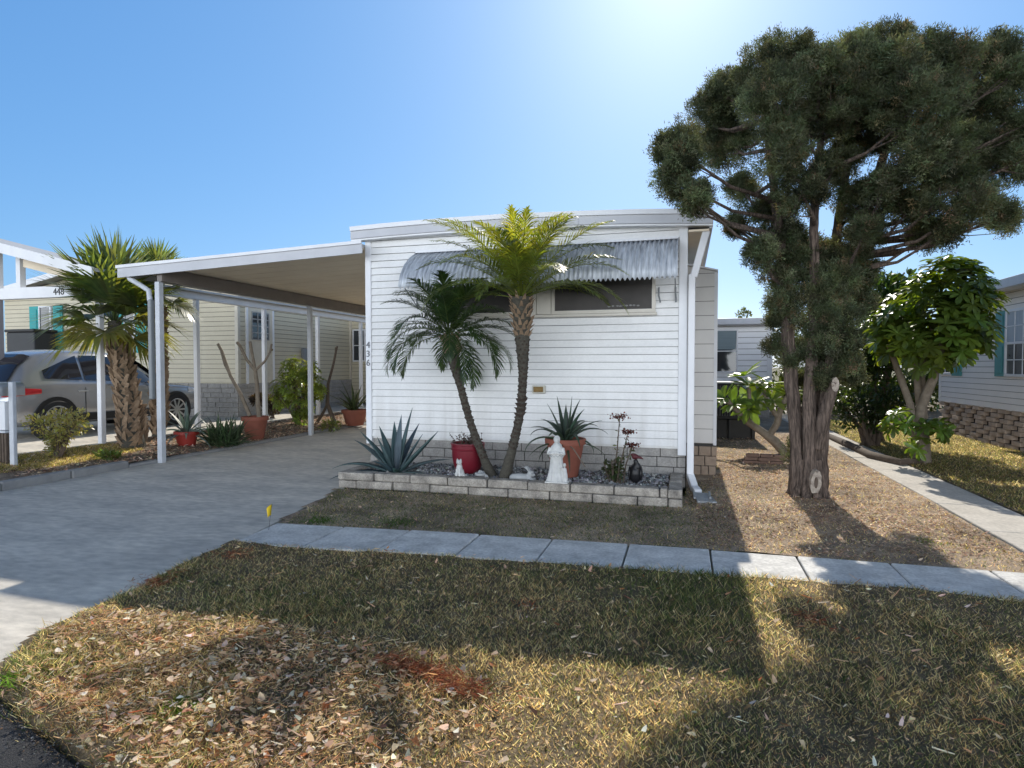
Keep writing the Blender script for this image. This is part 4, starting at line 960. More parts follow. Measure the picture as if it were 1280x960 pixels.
mb = MB(); mb.tube([(.07*math.cos(a)*(1-a/16), .05*math.sin(a), .03+.006*a+.03*(1-math.cos(a))*.3) for a in np.linspace(0, 9, 30)], [.03-.0006*i for i in range(30)], 8); fused(mb, 'body', m_greystone, ot, .008)
p = at(696, 606, PYF+.07)
stt = empty('robed_statue', (p.x, PYF+.07, PT-.003), 'white robed and hooded garden statue standing on the planter wall', 'statue')
mb = MB(); V = []; rows = [(0, .115, .075), (.02, .112, .073), (.10, .092, .064), (.20, .078, .056), (.28, .070, .052), (.30, .085, .062), (.33, .088, .066), (.38, .080, .060), (.42, .062, .048), (.44, .036, .036), (.455, .027, .03)]
n = 48
for z, a, b in rows:
    fl2 = max(0, 1-z/.31)*.10+.012
    for k in range(n):
        t = 2*PI*k/n; m = 1+fl2*math.cos(t*13+z*6); V.append((a*m*math.cos(t), b*m*math.sin(t), z))
mb.add(V, [(i*n+k, i*n+(k+1) % n, (i+1)*n+(k+1) % n, (i+1)*n+k) for i in range(len(rows)-1) for k in range(n)] + [tuple(range(n))[::-1], tuple((len(rows)-1)*n+k for k in range(n))])
mb.build('robe', m_plaster, stt, smooth=60)
mb = MB(); mb.ball((0, -.004, .49), (.031, .034, .042), 14); mb.ball((0, -.037, .485), (.006, .008, .009), 8); mb.tube([(0, 0, .44), (0, 0, .47)], .022, 10); mb.ball((0, -.03, .467), (.010, .008, .005), 8); fused(mb, 'head', m_plaster, stt, .005)
mb = MB(); mb.ball((0, .014, .495), (.041, .036, .050), 14); mb.tube([(0, .012, .45), (0, .02, .42)], [.038, .06], 12); fused(mb, 'hood', m_plaster, stt, .006)
mb = MB()
for s in (-1, 1):
    mb.tube([(s*.068, -.01, .40), (s*.088, -.025, .335), (s*.03, -.075, .345)], [.026, .027, .020], 10)
    mb.ball((s*.014, -.08, .352), (.013, .013, .02), 8)
mb.ball((0, -.082, .358), (.018, .012, .024), 8)
fused(mb, 'sleeves', m_plaster, stt, .006)
mb = MB(); mb.tube([(.10, -.02, 0), (.105, -.02, .08), (.098, -.02, .17)], [.038, .030, .022], 12); mb.ball((.097, -.022, .205), (.020, .022, .026), 10); mb.tube([(.08, -.03, .15), (.06, -.055, .19)], .012, 8); fused(mb, 'child_figure', m_plaster, stt, .006)
mb = MB(); mb.box((-.125, -.085, -.002), (.145, .085, .016)); mb.build('base', m_plaster, stt, bevel=.006)
mb = MB()
for k in range(22):
    a = -PI*(.12+.76*k/21); mb.ball((.086*math.cos(a), .064*math.sin(a), .31+.008*math.sin(k*1.4)), .006, 6)
mb.build('cord', m_greystone, stt)
bd = empty('bird_figurine', (-.56, 7.30, SZ+.01), 'black bird figurine with dark red head in the gravel beside the flowering succulent', 'figurine')
mb = MB(); mb.ball((0, .02, .12), (.075, .095, .125), 16); mb.ball((.02, -.01, .20), (.05, .05, .06)); mb.tube([(.02, -.02, .22), (.0, -.03, .29)], [.035, .026], 10); mb.tube([(-.0, .08, .10), (-.02, .15, .04)], [.05, .012], 8); fused(mb, 'body', m_blackfig, bd, .008)
mb = MB(); mb.ball((-.0, -.03, .325), (.042, .036, .034), 12); mb.tube([(.02, -.035, .325), (.075, -.05, .315), (.10, -.055, .30)], [.020, .014, .004], 8); mb.ball((-.02, -.02, .35), (.04, .04, .014), 10); fused(mb, 'head', m_redfig, bd, .006)
mb = MB()
for s in (-1, 1): mb.ball((s*.066, .02, .12), (.02, .07, .09), 10)
mb.build('wings', m_blackfig, bd, smooth=60)
# ================================================================== BIG JUNIPER
TY = 7.88
jb = atg(1013, 622)
jun = empty('juniper_tree', (jb.x, TY, 0), 'big dark multi stemmed juniper tree with a broad crown right of the home', 'tree')
def stem_pts(L, n=26):
    P = [at(px, py, TY+dy) for px, py, dy in L]; tt = np.linspace(0, 1, len(P))
    q = [Vector([np.interp(u, tt, [p[k] for p in P]) for k in range(3)]) for u in np.linspace(0, 1, n)]
    for _ in range(3): q = [q[0]] + [(q[i-1]+q[i]*2+q[i+1])/4 for i in range(1, n-1)] + [q[-1]]
    for i in range(1, n-1): q[i] = q[i]+Vector((random.uniform(-1, 1), random.uniform(-1, 1), 0))*.006
    return q
tk = MB()
STEMS = [
 ([(997, 628, -.02), (998, 560, -.02), (990, 490, .0), (984, 420, .03), (980, 350, .05), (968, 260, .1), (955, 170, .2), (950, 110, .3)], [.09, .07, .072, .07, .062, .05, .033, .012]),
 ([(1013, 630, -.06), (1013, 560, -.07), (1011, 490, -.06), (1016, 420, -.08), (1017, 350, -.1), (1014, 270, -.2), (1022, 180, -.3), (1030, 90, -.35)], [.10, .08, .064, .055, .05, .045, .033, .012]),
 ([(1028, 628, .0), (1027, 560, .0), (1033, 480, .03), (1048, 400, .05), (1062, 330, .1), (1082, 260, .15), (1105, 180, .2), (1120, 90, .3)], [.09, .072, .066, .066, .062, .055, .04, .012]),
 ([(1020, 630, .1), (1016, 560, .12), (1020, 470, .2), (1035, 380, .3), (1045, 280, .45), (1060, 180, .6), (1065, 90, .7)], [.10, .085, .072, .06, .05, .035, .012]),
]
for L, r in STEMS:
    q = stem_pts(L, 60); rr = [float(np.interp(u, np.linspace(0, 1, len(r)), r)) for u in np.linspace(0, 1, len(q))]; tk.tube(q, rr, 22, flute=.13, jit=.055)
for L, r in (([(1022, 560, -.05), (1030, 520, -.10), (1037, 500, -.10), (1043, 478, -.12)], [.075, .07, .065, .058]),):
    q = stem_pts(L, 10); tk.tube(q, [float(np.interp(u, np.linspace(0, 1, 4), r)) for u in np.linspace(0, 1, 10)], 12, jit=.06); cut_tip = q[-1]
for k in range(9):   # root flare
    a = k*.7+.2; b = Vector((jb.x, TY, 0)); d = Vector((math.cos(a), math.sin(a), 0)); tk.tube([b+d*.10+Vector((0, 0, .45)), b+d*.13+Vector((0, 0, .15)), b+d*(.19+.05*random.random())+Vector((0, 0, -.03))], [.05, .062, .05], 10, jit=.1)
trunk = tk.build('trunk', m_bark, jun, True, smooth=60)
mb = MB(); n = 16; c0 = cut_tip+Vector((0, 0, .0)); mb.add([c0+Vector((.040*math.cos(2*PI*k/n), -.055+.01*math.sin(2*PI*k/n), .085*math.sin(2*PI*k/n)-.02)) for k in range(n)]+[c0+Vector((.040*math.cos(2*PI*k/n), .04, .085*math.sin(2*PI*k/n)-.02)) for k in range(n)], [tuple(range(n))]+[(k, (k+1) % n, n+(k+1) % n, n+k) for k in range(n)])
mb.build('cut_stub', m_cut, jun, True)
mb = MB(); c0 = at(1022, 604, TY-.25)
def oval_disc(mb, c, a, b, y0, y1, n=26): ir = [random.uniform(.86, 1.12) for _ in range(n)]; mb.add([(c.x+ir[k]*a*math.cos(2*PI*k/n)+.25*b*math.sin(2*PI*k/n)*a/b, y0+random.uniform(-.006, .006), c.z+ir[k]*b*math.sin(2*PI*k/n)) for k in range(n)]+[(c.x+a*math.cos(2*PI*k/n)*1.15, y1, c.z+b*1.1*math.sin(2*PI*k/n)) for k in range(n)], [tuple(range(n))]+[(k, (k+1) % n, n+(k+1) % n, n+k) for k in range(n)])
oval_disc(mb, c0, .055, .135, TY-.255, TY-.12); s_ = mb.build('branch_scar', m_cut, jun, True)
mb = MB(); oval_disc(mb, c0, .016, .06, TY-.266, TY-.256); mb.build('scar_hollow', m_stem_brown, s_, True)
LOBES = [(849,194,30),(845,230,25),(867,250,20),(881,162,38),(903,123,30),(906,184,36),(953,97,40),(989,74,26),(964,133,45),(1021,97,33),(971,191,36),(926,240,22),(917,284,14),
 (1064,71,26),(1104,64,28),(1050,123,48),(1100,112,48),(1143,85,33),(1179,82,30),(1237,74,25),(1251,105,28),(1208,112,42),(1143,141,50),(1226,155,44),(1251,202,36),(1276,159,20),(1280,200,26),
 (1197,195,38),(1143,195,42),(1179,246,34),(1248,272,22),(1215,256,26),(1154,297,22),(1183,290,20),(1129,268,30),(1072,166,44),(1040,212,30),(1007,159,38),(998,241,34),(964,272,32),(949,317,22),(982,309,30),(1072,258,32),(1068,308,30),
 (1021,318,22),(985,352,24),(976,402,17),(1060,360,28),(1052,408,27),(1043,450,20),(1012,440,17),(1000,480,13),(1010,400,20),(998,565,15),(1004,585,11),(1080,340,14),(1028,470,15),(985,450,12),(1035,380,24),(1000,330,26),(1080,290,20),(1100,240,24),(1060,430,16), (978,380,20), (972,345,22), (968,430,14), (1010,370,22), (1045,350,24), (1068,330,24), (1058,455,16), (1030,430,20), (1000,440,16), (1024,330,24), (1075,380,16), (1066,470,12)]
parts = []; br = MB(); nlobe = 0
spines = [stem_pts(L, 30) for L, r in STEMS]
for px, py, r in LOBES:
    lower = py > 325; rw = r/FPX*7.75*((1.02 if px < 945 else .90) if py < 325 else 1)
    for rep in range(1 if lower else 2):
        dy = random.uniform(-.18, .30) if lower else (random.uniform(-1.0, 1.0)*min(1, .55+rw) if px > 945 else random.uniform(.5, 1.3) if px > 872 else -1.05+random.uniform(-.25, .25))
        c = np.array(at(px+random.uniform(-3, 3), py+random.uniform(-3, 3), TY)) ; k = (TY+dy)/TY
        c = np.array(at(px, py, TY+dy)); rr = rw*(1+.5*dy/TY)
        # limb from a stem to the lobe
        tgt = Vector(c); best = min(((q-tgt).length+max(0, q.z-tgt.z+.25)*2.2, q) for sp in spines for q in sp)[1] if not lower else None
        if best is not None and (best-tgt).length > .15:
            mid = best.lerp(tgt, .5)+Vector((random.uniform(-.08, .08), random.uniform(-.08, .08), -.10)); br.tube([best, best.lerp(mid, .6), mid, tgt], [.03, .024, .018, .008], 7, jit=.1)
            for _ in range(4):
                e = tgt+Vector(rng.normal(0, rw*.33, 3)); s0 = mid.lerp(tgt, random.random()); br.tube([s0, s0.lerp(e, .5)+Vector((0, 0, -.02)), e], [.009, .006, .003], 5)
        nsub = 4+int(rr/.066) if not lower else 4+int(rr/.05)
        sd = rdir(nsub, .12); sr = np.clip(rr*rng.uniform(.22, .46, nsub), .06, .17); sc_ = c[None]+sd*((rr-sr*.75)*rng.uniform(.45, 1.0, nsub)**.5)[:, None]
        T = []; d = []; shd = []
        for s_c, s_r in zip(sc_, sr):
            kk = int(9+(s_r/.1)**2*13); dd = rdir(kk, .25); T.append(s_c[None]+dd*(s_r*rng.uniform(.2, 1.0, kk)**.5)[:, None]*rng.uniform(.65, 1.5, 3)[None]); d.append(dd); shd.append(np.full(kk, rng.uniform(.5, 1.45)))
        kk = int(14+(rr/.1)**2*5); dd = rdir(kk, .2); T.append(c[None]+dd*(rr*rng.uniform(.1, 1.08, kk)**.4)[:, None]); d.append(dd); shd.append(rng.uniform(.5, 1.2, kk))
        T = np.concatenate(T); d = np.concatenate(d); shd = np.concatenate(shd)[:, None]; ntuft = len(T)
        shade = rng.uniform(.55, 1.05)*shd
        m = 40; Pt = np.repeat(T, m, axis=0); dt = np.repeat(d, m, axis=0); N_ = len(Pt)
        D = unit(dt*.55+rng.normal(0, .55, (N_, 3))+np.array([0, 0, .30])); Pp = Pt+rng.normal(0, .026, (N_, 3))
        tcol = jit((.125, .15, .085), ntuft, .35, .12)*shade; brown = rng.random(ntuft) < .05; tcol[brown] = jit((.19, .15, .09), brown.sum(), .3)
        parts.append(scatter(*RHOMB, Pp, D, rdir(N_), np.stack([rng.uniform(.006, .011, N_), rng.uniform(.024, .052, N_), np.ones(N_)*.04], 1), np.repeat(tcol, m, axis=0)*rng.uniform(.75, 1.25, (N_, 1))))
br.build('branches', m_bark, trunk, True, smooth=60)
np_mesh('crown', *merge(parts), m_leaf_dull, jun, True)

# ================================================================== BROADLEAF HELPERS
def leaf_blob(cs, n, size, col, template=OVAL, up=.3, shell=.5, dull=1.0):
    """n leaves spread through each ellipsoid (c, r) ; returns V,F,C"""
    out = []
    for (c, r), k in zip(cs, n):
        d = rdir(k, .1); rad = rng.uniform(0, 1, k)**shell; P = np.array(c)[None]+d*rad[:, None]*np.array(r)
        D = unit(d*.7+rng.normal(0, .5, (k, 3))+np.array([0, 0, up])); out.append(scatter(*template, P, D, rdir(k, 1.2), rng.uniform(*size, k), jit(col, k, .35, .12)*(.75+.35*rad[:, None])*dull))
    return merge(out)
def whorls(tips, dirs, nleaf, size, col, droop=.35, template=OBOV):
    out = []
    for t, d in zip(tips, dirs):
        k = nleaf; a = np.arange(k)*2*PI/k+random.uniform(0, 6); d = np.array(d)/np.linalg.norm(d); u = np.cross(d, [0.3, .5, .8]); u = u/np.linalg.norm(u); v = np.cross(d, u)
        D = u[None]*np.cos(a)[:, None]+v[None]*np.sin(a)[:, None]+d[None]*(.35)+rng.normal(0, .12, (k, 3))+np.array([0, 0, -droop]); out.append(scatter(*template, np.tile(np.array(t), (k, 1)), D, np.tile(d+np.array([0, 0, .5]), (k, 1)), rng.uniform(*size, k), jit(col, 1, .3, .1)*rng.uniform(.8, 1.2, (k, 1))))
    return merge(out)

# umbrella tree on the right lawn
ub = atg(1156, 580); UY = ub.y
um = empty('umbrella_tree', (ub.x, UY, 0), 'rounded umbrella tree with drooping glossy leaf fans and pale forked trunks beside the path', 'tree')
mb = MB(); UB = lambda px, py, dy=0: at(px, py, UY+dy)
for L, r in (([(1157, 582, 0), (1150, 545, 0), (1152, 510, -.0), (1166, 475, -.1), (1178, 430, -.1)], [.13, .09, .075, .065, .05]), ([(1152, 582, .02), (1146, 540, .02), (1138, 505, .05), (1125, 470, .1), (1110, 430, .1)], [.10, .07, .055, .05, .04]), ([(1158, 582, .1), (1153, 530, .1), (1147, 480, .15), (1143, 420, .2)], [.1, .07, .055, .045]), ([(1160, 580, .1), (1156, 520, .15), (1152, 470, .2), (1165, 400, .3)], [.08, .06, .05, .04])):
    mb.tube([UB(*p) for p in L], r, 10, jit=.08)
mb.build('trunk', m_stem_pale, um, True, smooth=60)
tips = []; dirs = []
for (px, py, r, dy, k) in ((1182, 368, 40, 0, 50), (1212, 382, 26, .1, 24), (1148, 392, 42, .1, 44), (1192, 412, 40, -.1, 42), (1122, 428, 28, .1, 24), (1160, 430, 32, -.2, 30), (1212, 428, 20, 0, 16), (1190, 350, 26, .2, 22), (1110, 410, 24, .3, 16)):
    c = np.array(at(px, py, UY+dy)); R = r/FPX*UY*1.0
    for _ in range(int(k*1.35)): d = rdir(1, .25)[0]; tips.append(c+d*R*random.uniform(.4, 1)**.5*np.array([1, 1.1, 1])); dirs.append(d+np.array([0, 0, .9]))
np_mesh('crown', *whorls(tips, dirs, 9, (.15, .24), (.095, .145, .03), .12), m_leaf, um, True)
tips = []; dirs = []
for (px, py, r, k) in ((1126, 522, 14, 7), (1118, 532, 10, 5), (1167, 538, 14, 8), (1152, 555, 8, 4), (1176, 532, 8, 4)):
    c = np.array(at(px, py, UY-.25)); R = r/FPX*UY
    for _ in range(k): d = rdir(1, .2)[0]; tips.append(c+d*R*.8); dirs.append(d+np.array([0, 0, .7]))
np_mesh('basal_shoots', *whorls(tips, dirs, 8, (.14, .22), (.10, .16, .03), .3), m_leaf, um, True)
# darker trees and shrubs behind it
def bush(name, label, cat, spec, Y, nper, size, col, trunk_px=None, group=None, template=OVAL, base_px=None):
    c0 = at(*(base_px or (spec[0][0], spec[0][1])), Y); root = empty(name, (c0.x, Y, 0), label, cat, group); cs = []; ns = []
    for px, py, r, dy in spec:
        c = at(px, py, Y+dy); R = r/FPX*(Y/ray(px, py)[1]); cs.append((tuple(c), (R, R*1.1, R))); ns.append(int(nper*(R/.4)**2)+30)
    mb = MB()
    for (c, r) in cs[:max(3, len(cs))]:
        a = Vector((c0.x+random.uniform(-.15, .15), Y+random.uniform(-.1, .1), -.02)); b = Vector(c); mb.tube([a, a.lerp(b, .5)+Vector((random.uniform(-.1, .1), 0, .1)), b], [.05, .035, .012], 7, jit=.1)
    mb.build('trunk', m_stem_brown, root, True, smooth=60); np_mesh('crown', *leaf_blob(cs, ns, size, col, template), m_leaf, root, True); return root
bush('tree', 'dark leafy tree behind the umbrella tree, its crown reaching toward the juniper', 'tree', [(1108, 380, 34, 0), (1085, 400, 26, .3), (1075, 440, 26, 0), (1120, 425, 34, .2), (1090, 460, 30, 0), (1098, 362, 20, .3), (1070, 480, 20, .2), (1130, 365, 24, .2)], 14.2, 420, (.09, .17), (.035, .065, .018), base_px=(1095, 540))
bush('shrub', 'low dark shrub on bare stems behind the log edging', 'shrub', [(1080, 510, 24, 0), (1060, 520, 18, .2), (1105, 505, 24, .1), (1125, 500, 18, .3), (1095, 525, 18, 0), (1048, 500, 16, .4)], 13.2, 520, (.06, .12), (.028, .05, .018), base_px=(1088, 560))
bush('tree', 'dark tree in the gap between the back house and the juniper trunk', 'tree', [(985, 410, 24, 0), (990, 450, 26, 0), (980, 490, 24, 0), (1000, 500, 26, .5), (1030, 470, 26, .5), (1040, 510, 24, .5), (985, 375, 12, 0)], 21, 200, (.10, .2), (.045, .065, .022), base_px=(990, 530))
bush('tree', 'tall thin crowned tree far behind the umbrella tree', 'tree', [(1060, 420, 24, 0), (1110, 400, 30, 1), (1150, 430, 34, 1), (1060, 470, 26, 0), (1150, 490, 30, 0), (1175, 470, 24, 0), (1110, 500, 30, 0)], 24, 150, (.14, .26), (.04, .06, .02), base_px=(1110, 530))
bush('tree', 'tiny feathery treetop just above the flat roof of the back house', 'tree', [(929, 391, 5, 0), (924, 394, 4, 0), (934, 393, 4, 0)], 60, 30, (.18, .35), (.08, .10, .05), base_px=(929, 450))
# frangipani beside the home, leafy
fp = atg(978, 560); FY = 11.6
fr = empty('frangipani', (at(978, 540, FY).x, FY, 0), 'frangipani with leaning forked stem and big pale green leaves left of the big tree', 'shrub')
mb = MB(); FB = lambda px, py, dy=0: at(px, py, FY+dy)
mb.tube([FB(984, 568), FB(970, 552), FB(955, 541), FB(935, 527), FB(918, 510), FB(908, 500)], [.09, .085, .07, .06, .045, .04], 10, jit=.06)
mb.tube([FB(962, 546), FB(972, 530), FB(976, 512), FB(986, 492)], [.06, .055, .05, .04], 10, jit=.06); mb.tube([FB(935, 527), FB(938, 505), FB(936, 485)], [.05, .04, .035], 8); mb.tube([FB(972, 520), FB(960, 505), FB(955, 488)], [.045, .04, .03], 8)
mb.build('stem', m_stem_pale, fr, True, smooth=60)
tips = []; dirs = []
for px, py, d in ((906, 498, (-.6, -.3, .5)), (936, 482, (0, -.3, 1)), (955, 486, (.2, -.2, 1)), (985, 490, (.3, 0, 1)), (918, 505, (-.3, -.5, .6)), (945, 500, (0, -.6, .5)), (936, 510, (-.2, -.7, .2)), (930, 470, (-.3, 0, 1)), (965, 500, (.2, -.6, .6)), (960, 480, (.3, -.1, 1))): tips.append(np.array(FB(px, py))); dirs.append(np.array(d))
np_mesh('leaves', *whorls(tips, dirs, 11, (.24, .40), (.12, .19, .06), .05, oval_template(.36, .12, .1, ((0, .15), (.25, .6), (.6, 1), (.85, .7), (1, .15)))), m_leaf, fr, True)

# ================================================================== LEFT BED
def zb(x, y): return float(bed_h(np.array([x]), np.array([y]))[0])
# two fan palms
def fan_leaf(base, az, el, pet, R, col, sag):
    h = np.array([math.cos(az), math.sin(az), 0]); d = h*math.cos(el)+np.array([0, 0, math.sin(el)]); s = np.array([-math.sin(az), math.cos(az), 0]); base = np.array(base)
    pv = [base+d*pet*u-np.array([0, 0, sag*.25*u*u]) for u in np.linspace(0, 1, 7)]; hub = pv[-1]; d2 = unit((pv[-1]-pv[-2])[None])[0]; nn = np.cross(d2, s) ; nn = nn/np.linalg.norm(nn); nn = nn*(1 if nn[2] > 0 else -1)
    m = 32; a = np.linspace(-1.8, 1.8, m)+rng.normal(0, .02, m); D = d2[None]*np.cos(a)[:, None]+s[None]*np.sin(a)[:, None]+nn[None]*(.28*np.abs(np.sin(a)))[:, None]+nn[None]*.1; D = unit(D)
    L = R*(1-.32*(np.abs(a)/1.95)**2)*(1+rng.uniform(-.08, .08, m)); st = hub[None]+d2[None]*(.16*R*np.cos(a*.5)[:, None])*0
    D2 = unit(D+np.array([0, 0, -1.])*(.25+sag*.7)*rng.uniform(.6, 1.4, (m, 1)))
    W = unit(np.cross(D, nn[None])); b = hub+D*L[:, None]*.52; c = b+D2*L[:, None]*.48; w1 = (L*.036)[:, None]
    V = np.stack([hub-W*.004+D*.02, hub+W*.004+D*.02, b-W*w1+nn*.012, b+W*w1+nn*.012, b-nn*.012, c, c+W*.002], 1).reshape(-1, 3)
    F = (np.array([[0, 1, 4, 2], [1, 3, 4, 4], [2, 4, 6, 5], [4, 3, 6, 6]])[None]+(np.arange(m)*7)[:, None, None]).reshape(-1, 4)
    F = (np.array([[0, 1, 3, 2], [2, 4, 5, 5], [2, 3, 6, 5]])[None]+(np.arange(m)*7)[:, None, None]).reshape(-1, 4)
    F = (np.array([[0, 1, 3, 2], [2, 3, 6, 5]])[None]+(np.arange(m)*7)[:, None, None]).reshape(-1, 4)
    pm = []; pf = []
    for i, p in enumerate(pv): r = .018*(1-.5*i/6); pm += [p-s*r, p+nn*r*.7, p+s*r, p-nn*r*.5]
    pf = [(i*4+k, i*4+(k+1) % 4, (i+1)*4+(k+1) % 4, (i+1)*4+k) for i in range(6) for k in range(4)]
    return merge([(V, F, np.repeat(jit(col, m, .25), 2, axis=0)), (np.array(pm), np.array(pf), np.tile(np.array(col)*1.3, (len(pf), 1)))])
def fan_palm(SX, SY, top, label, nf, ls, rs):
    fpz = zb(SX, SY)
    fan = empty('fan_palm', (SX, SY, fpz), label, 'palm')
    q0 = Vector((SX, SY, fpz-.03)) 
    P = [q0, q0.lerp(top, .25)+Vector((.03, 0, 0)), q0.lerp(top, .5)+Vector((.02, 0, 0)), q0.lerp(top, .78), top]
    mb = MB(); mb.tube(P, [rs*q for q in (.20, .165, .14, .125, .10)], 16, jit=.08); mb.build('trunk', m_bark_palm, fan, True, smooth=60)
    mb = MB(); hair = []
    for i in range(24):
        u = .03+.80*i/23; c = Vector([np.interp(u, [0, .25, .5, .78, 1], [p[k] for p in P]) for k in range(3)]); r = float(np.interp(u, [0, .25, .5, .78, 1], [rs*q for q in (.20, .165, .14, .125, .10)]))
        for k in range(8):
            a = 2*PI*k/8+i*2.4; d = Vector((math.cos(a), math.sin(a), 0)); s_ = Vector((-d.y, d.x, 0)); lean = random.choice((-1, 1))*.10
            b0 = c+d*r*.9; L = random.uniform(.16, .26); mid = b0+d*.045+Vector((0, 0, L*.5))+s_*lean*.5; tip = b0+d*random.uniform(.04, .10)+Vector((0, 0, L))+s_*lean; w0, w1, w2 = .055, .04, .022
            mb.add([b0-s_*w0, b0+s_*w0, mid+s_*w1, mid-s_*w1, tip+s_*w2, tip-s_*w2, mid-d*.05, tip-d*.03], [(0, 1, 2, 3), (3, 2, 4, 5), (0, 3, 6), (3, 5, 7, 6), (1, 6, 2), (2, 6, 7, 4), (5, 4, 7)])
    mb.build('leaf_bases', m_boot, fan, True)
    for i in range(nf):
        u = i/(nf-1); az = i*2.39996+.4; el = math.radians(88-98*u+random.uniform(-8, 8)); col = np.array((.085, .125, .05))*(1-u*.2)
        if u > .8: col = np.array((.12, .14, .055))
        np_mesh('frond', *fan_leaf(tuple(top+Vector((.04*math.cos(az), .04*math.sin(az), .04-.14*u))), az, el, ls*random.uniform(.45, .62)*(1.1-.25*u), ls*random.uniform(.84, 1.0)*(1.08-.22*u), col, .02+.62*u**1.4), m_leaf_palm, fan, True)

fan_palm(-9.25, 8.35, at(144, 402, 8.35), 'stout fan palm with criss cross leaf bases and spiky fans beside the carport', 27, 1.0, 1.0)
p = at(196, 480, 9.3); fan_palm(p.x, 9.3, at(200, 366, 9.3), 'smaller fan palm standing behind the first carport post', 15, .68, .5)
# variegated shrub at its foot
vx, vy = -9.25, 7.05
def small_bush(name, label, x, y, lobes, n, size, col, stem_mat=m_stem_brown, cat='shrub', template=OVAL, z=None, group=None, mat=None, nst=5):
    z = zb(x, y) if z is None else z; root = empty(name, (x, y, z), label, cat, group); mb = MB()
    for (c, r) in lobes:
        for _ in range(nst): mb.tube([(random.uniform(-.05, .05), random.uniform(-.05, .05), -.02), (c[0]*.45+random.uniform(-.05, .05), c[1]*.4, c[2]*.5), (c[0]+random.uniform(-.5, .5)*r[0], c[1]+random.uniform(-.5, .5)*r[1], c[2]+random.uniform(-.3, .6)*r[2])], [.018, .012, .005], 6)
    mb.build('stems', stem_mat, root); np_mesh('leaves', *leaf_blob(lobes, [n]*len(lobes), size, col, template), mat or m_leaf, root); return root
small_bush('variegated_shrub', 'loose variegated shrub with cream edged leaves at the foot of the stout palm', vx, vy, [((-.30, 0, .52), (.32, .26, .16)), ((.05, .1, .58), (.32, .26, .20)), ((.32, 0, .50), (.24, .22, .16)), ((.1, -.1, .32), (.22, .2, .14)), ((-.05, 0, .15), (.12, .12, .12))], 260, (.04, .075), (.24, .24, .12))
small_bush('low_weed', 'small green weed clump beside the first carport post', -8.65, 7.35, [((0, 0, .06), (.22, .16, .07))], 240, (.05, .09), (.12, .17, .05), cat='weed')
# potted agave, bromeliad clump, frangipanis, shrub, pots along the kerb
bx = lambda px, py: atg(px, py, .08)
p = bx(232, 558); a1 = empty('potted_agave', (p.x, p.y, zb(p.x, p.y)), 'grey green agave spilling from a small bright red pot just past the first carport post', 'potted plant'); pot(a1, .15, .20, .26, m_redpot2, .06)
rosette(a1, (0, 0, .22), 16, (.45, .62), .075, 86, 5, 0, 75, (.13, .17, .14), m_succ); rosette(a1, (0, 0, .22), 7, (.5, .66), .06, 20, -20, 40, 80, (.20, .24, .21), m_succ, az0=.7)
p = bx(277, 556); b1 = empty('bromeliad_clump', (p.x, p.y, zb(p.x, p.y)), 'dense clump of dark strappy bromeliad leaves between the red pot and the bare frangipani', 'plant')
for cx, cy in ((0, 0), (-.2, .12), (.22, .1), (.05, -.15), (-.15, -.12), (.2, -.1), (0, .25)):
    rosette(b1, (cx, cy, 0), 15, (.42, .72), .05, 82, 22, 10, 70, (.045, .075, .03), m_succ, fold=.5, thick=.006)
p = bx(318, 548); c1 = empty('potted_frangipani', (p.x, p.y, zb(p.x, p.y)), 'bare forked frangipani stems rising from a tall terracotta pot in the left bed', 'potted plant'); pot(c1, .17, .25, .46, m_terracotta, .08)
CY = p.y
mb = MB(); PB = lambda px, py, dy=0: at(px, py, CY+dy)
for L, r in (([(324, 528), (322, 505), (321, 480), (319, 462)], [.05, .045, .04, .038]), ([(319, 463), (309, 450), (300, 432), (297, 428)], [.034, .03, .03, .032]), ([(319, 463), (316, 445), (313, 427)], [.032, .028, .03]), ([(319, 463), (331, 452), (338, 440), (340, 430)], [.028, .024, .022, .02]), ([(312, 520), (300, 492), (288, 470), (278, 440), (273, 430)], [.04, .036, .034, .03, .03]), ([(288, 470), (281, 455), (276, 436)], [.026, .024, .022])):
    mb.tube([PB(*q) for q in L], r, 9, jit=.06)
mb.build('stems', m_stem_pale, c1, True, smooth=60)
for (px, py, lab, col, yy) in ((340, 520, 'dark purple leafed pot plant right of the tall terracotta pot', (.04, .03, .03), .9),):
    q = bx(338, 530); small_bush('dark_foliage_plant', lab, q.x, q.y+.1, [((0, 0, .34), (.26, .24, .22)), ((-.55, .15, .45), (.22, .2, .12))], 420, (.07, .13), col, cat='plant')
p = Vector((-9.12, 12.86, 0)); s1 = small_bush('umbrella_shrub', 'bright green umbrella shrub in front of the second carport post', p.x, p.y, [((-.30, 0, .9), (.42, .35, .36)), ((.15, 0, 1.0), (.42, .35, .42)), ((-.1, 0, 1.35), (.38, .3, .26)), ((.42, .1, .85), (.34, .3, .38)), ((.2, -.1, .5), (.34, .3, .26)), ((-.45, 0, .62), (.28, .26, .22)), ((.3, .1, 1.3), (.28, .25, .22))], 1, (.1, .11), (.1, .16, .04))
bpy.data.objects.remove([c for c in s1.children if c.name.startswith('leaves')][0])
tips = []; dirs = []
for c, r in [((-.30, 0, .9), .38), ((.15, 0, 1.0), .42), ((-.1, 0, 1.35), .34), ((.42, .1, .85), .36), ((.2, -.1, .5), .30), ((-.45, 0, .62), .26), ((.3, .1, 1.3), .26), ((.1, 0, .2), .2)]:
    for _ in range(int(44*r/.35)): d = rdir(1, .2)[0]; tips.append(np.array(c)+d*r*random.uniform(.3, 1)**.5); dirs.append(d+np.array([0, 0, .8]))
np_mesh('leaves', *whorls(tips, dirs, 8, (.085, .15), (.15, .20, .05), .2), m_leaf, s1)
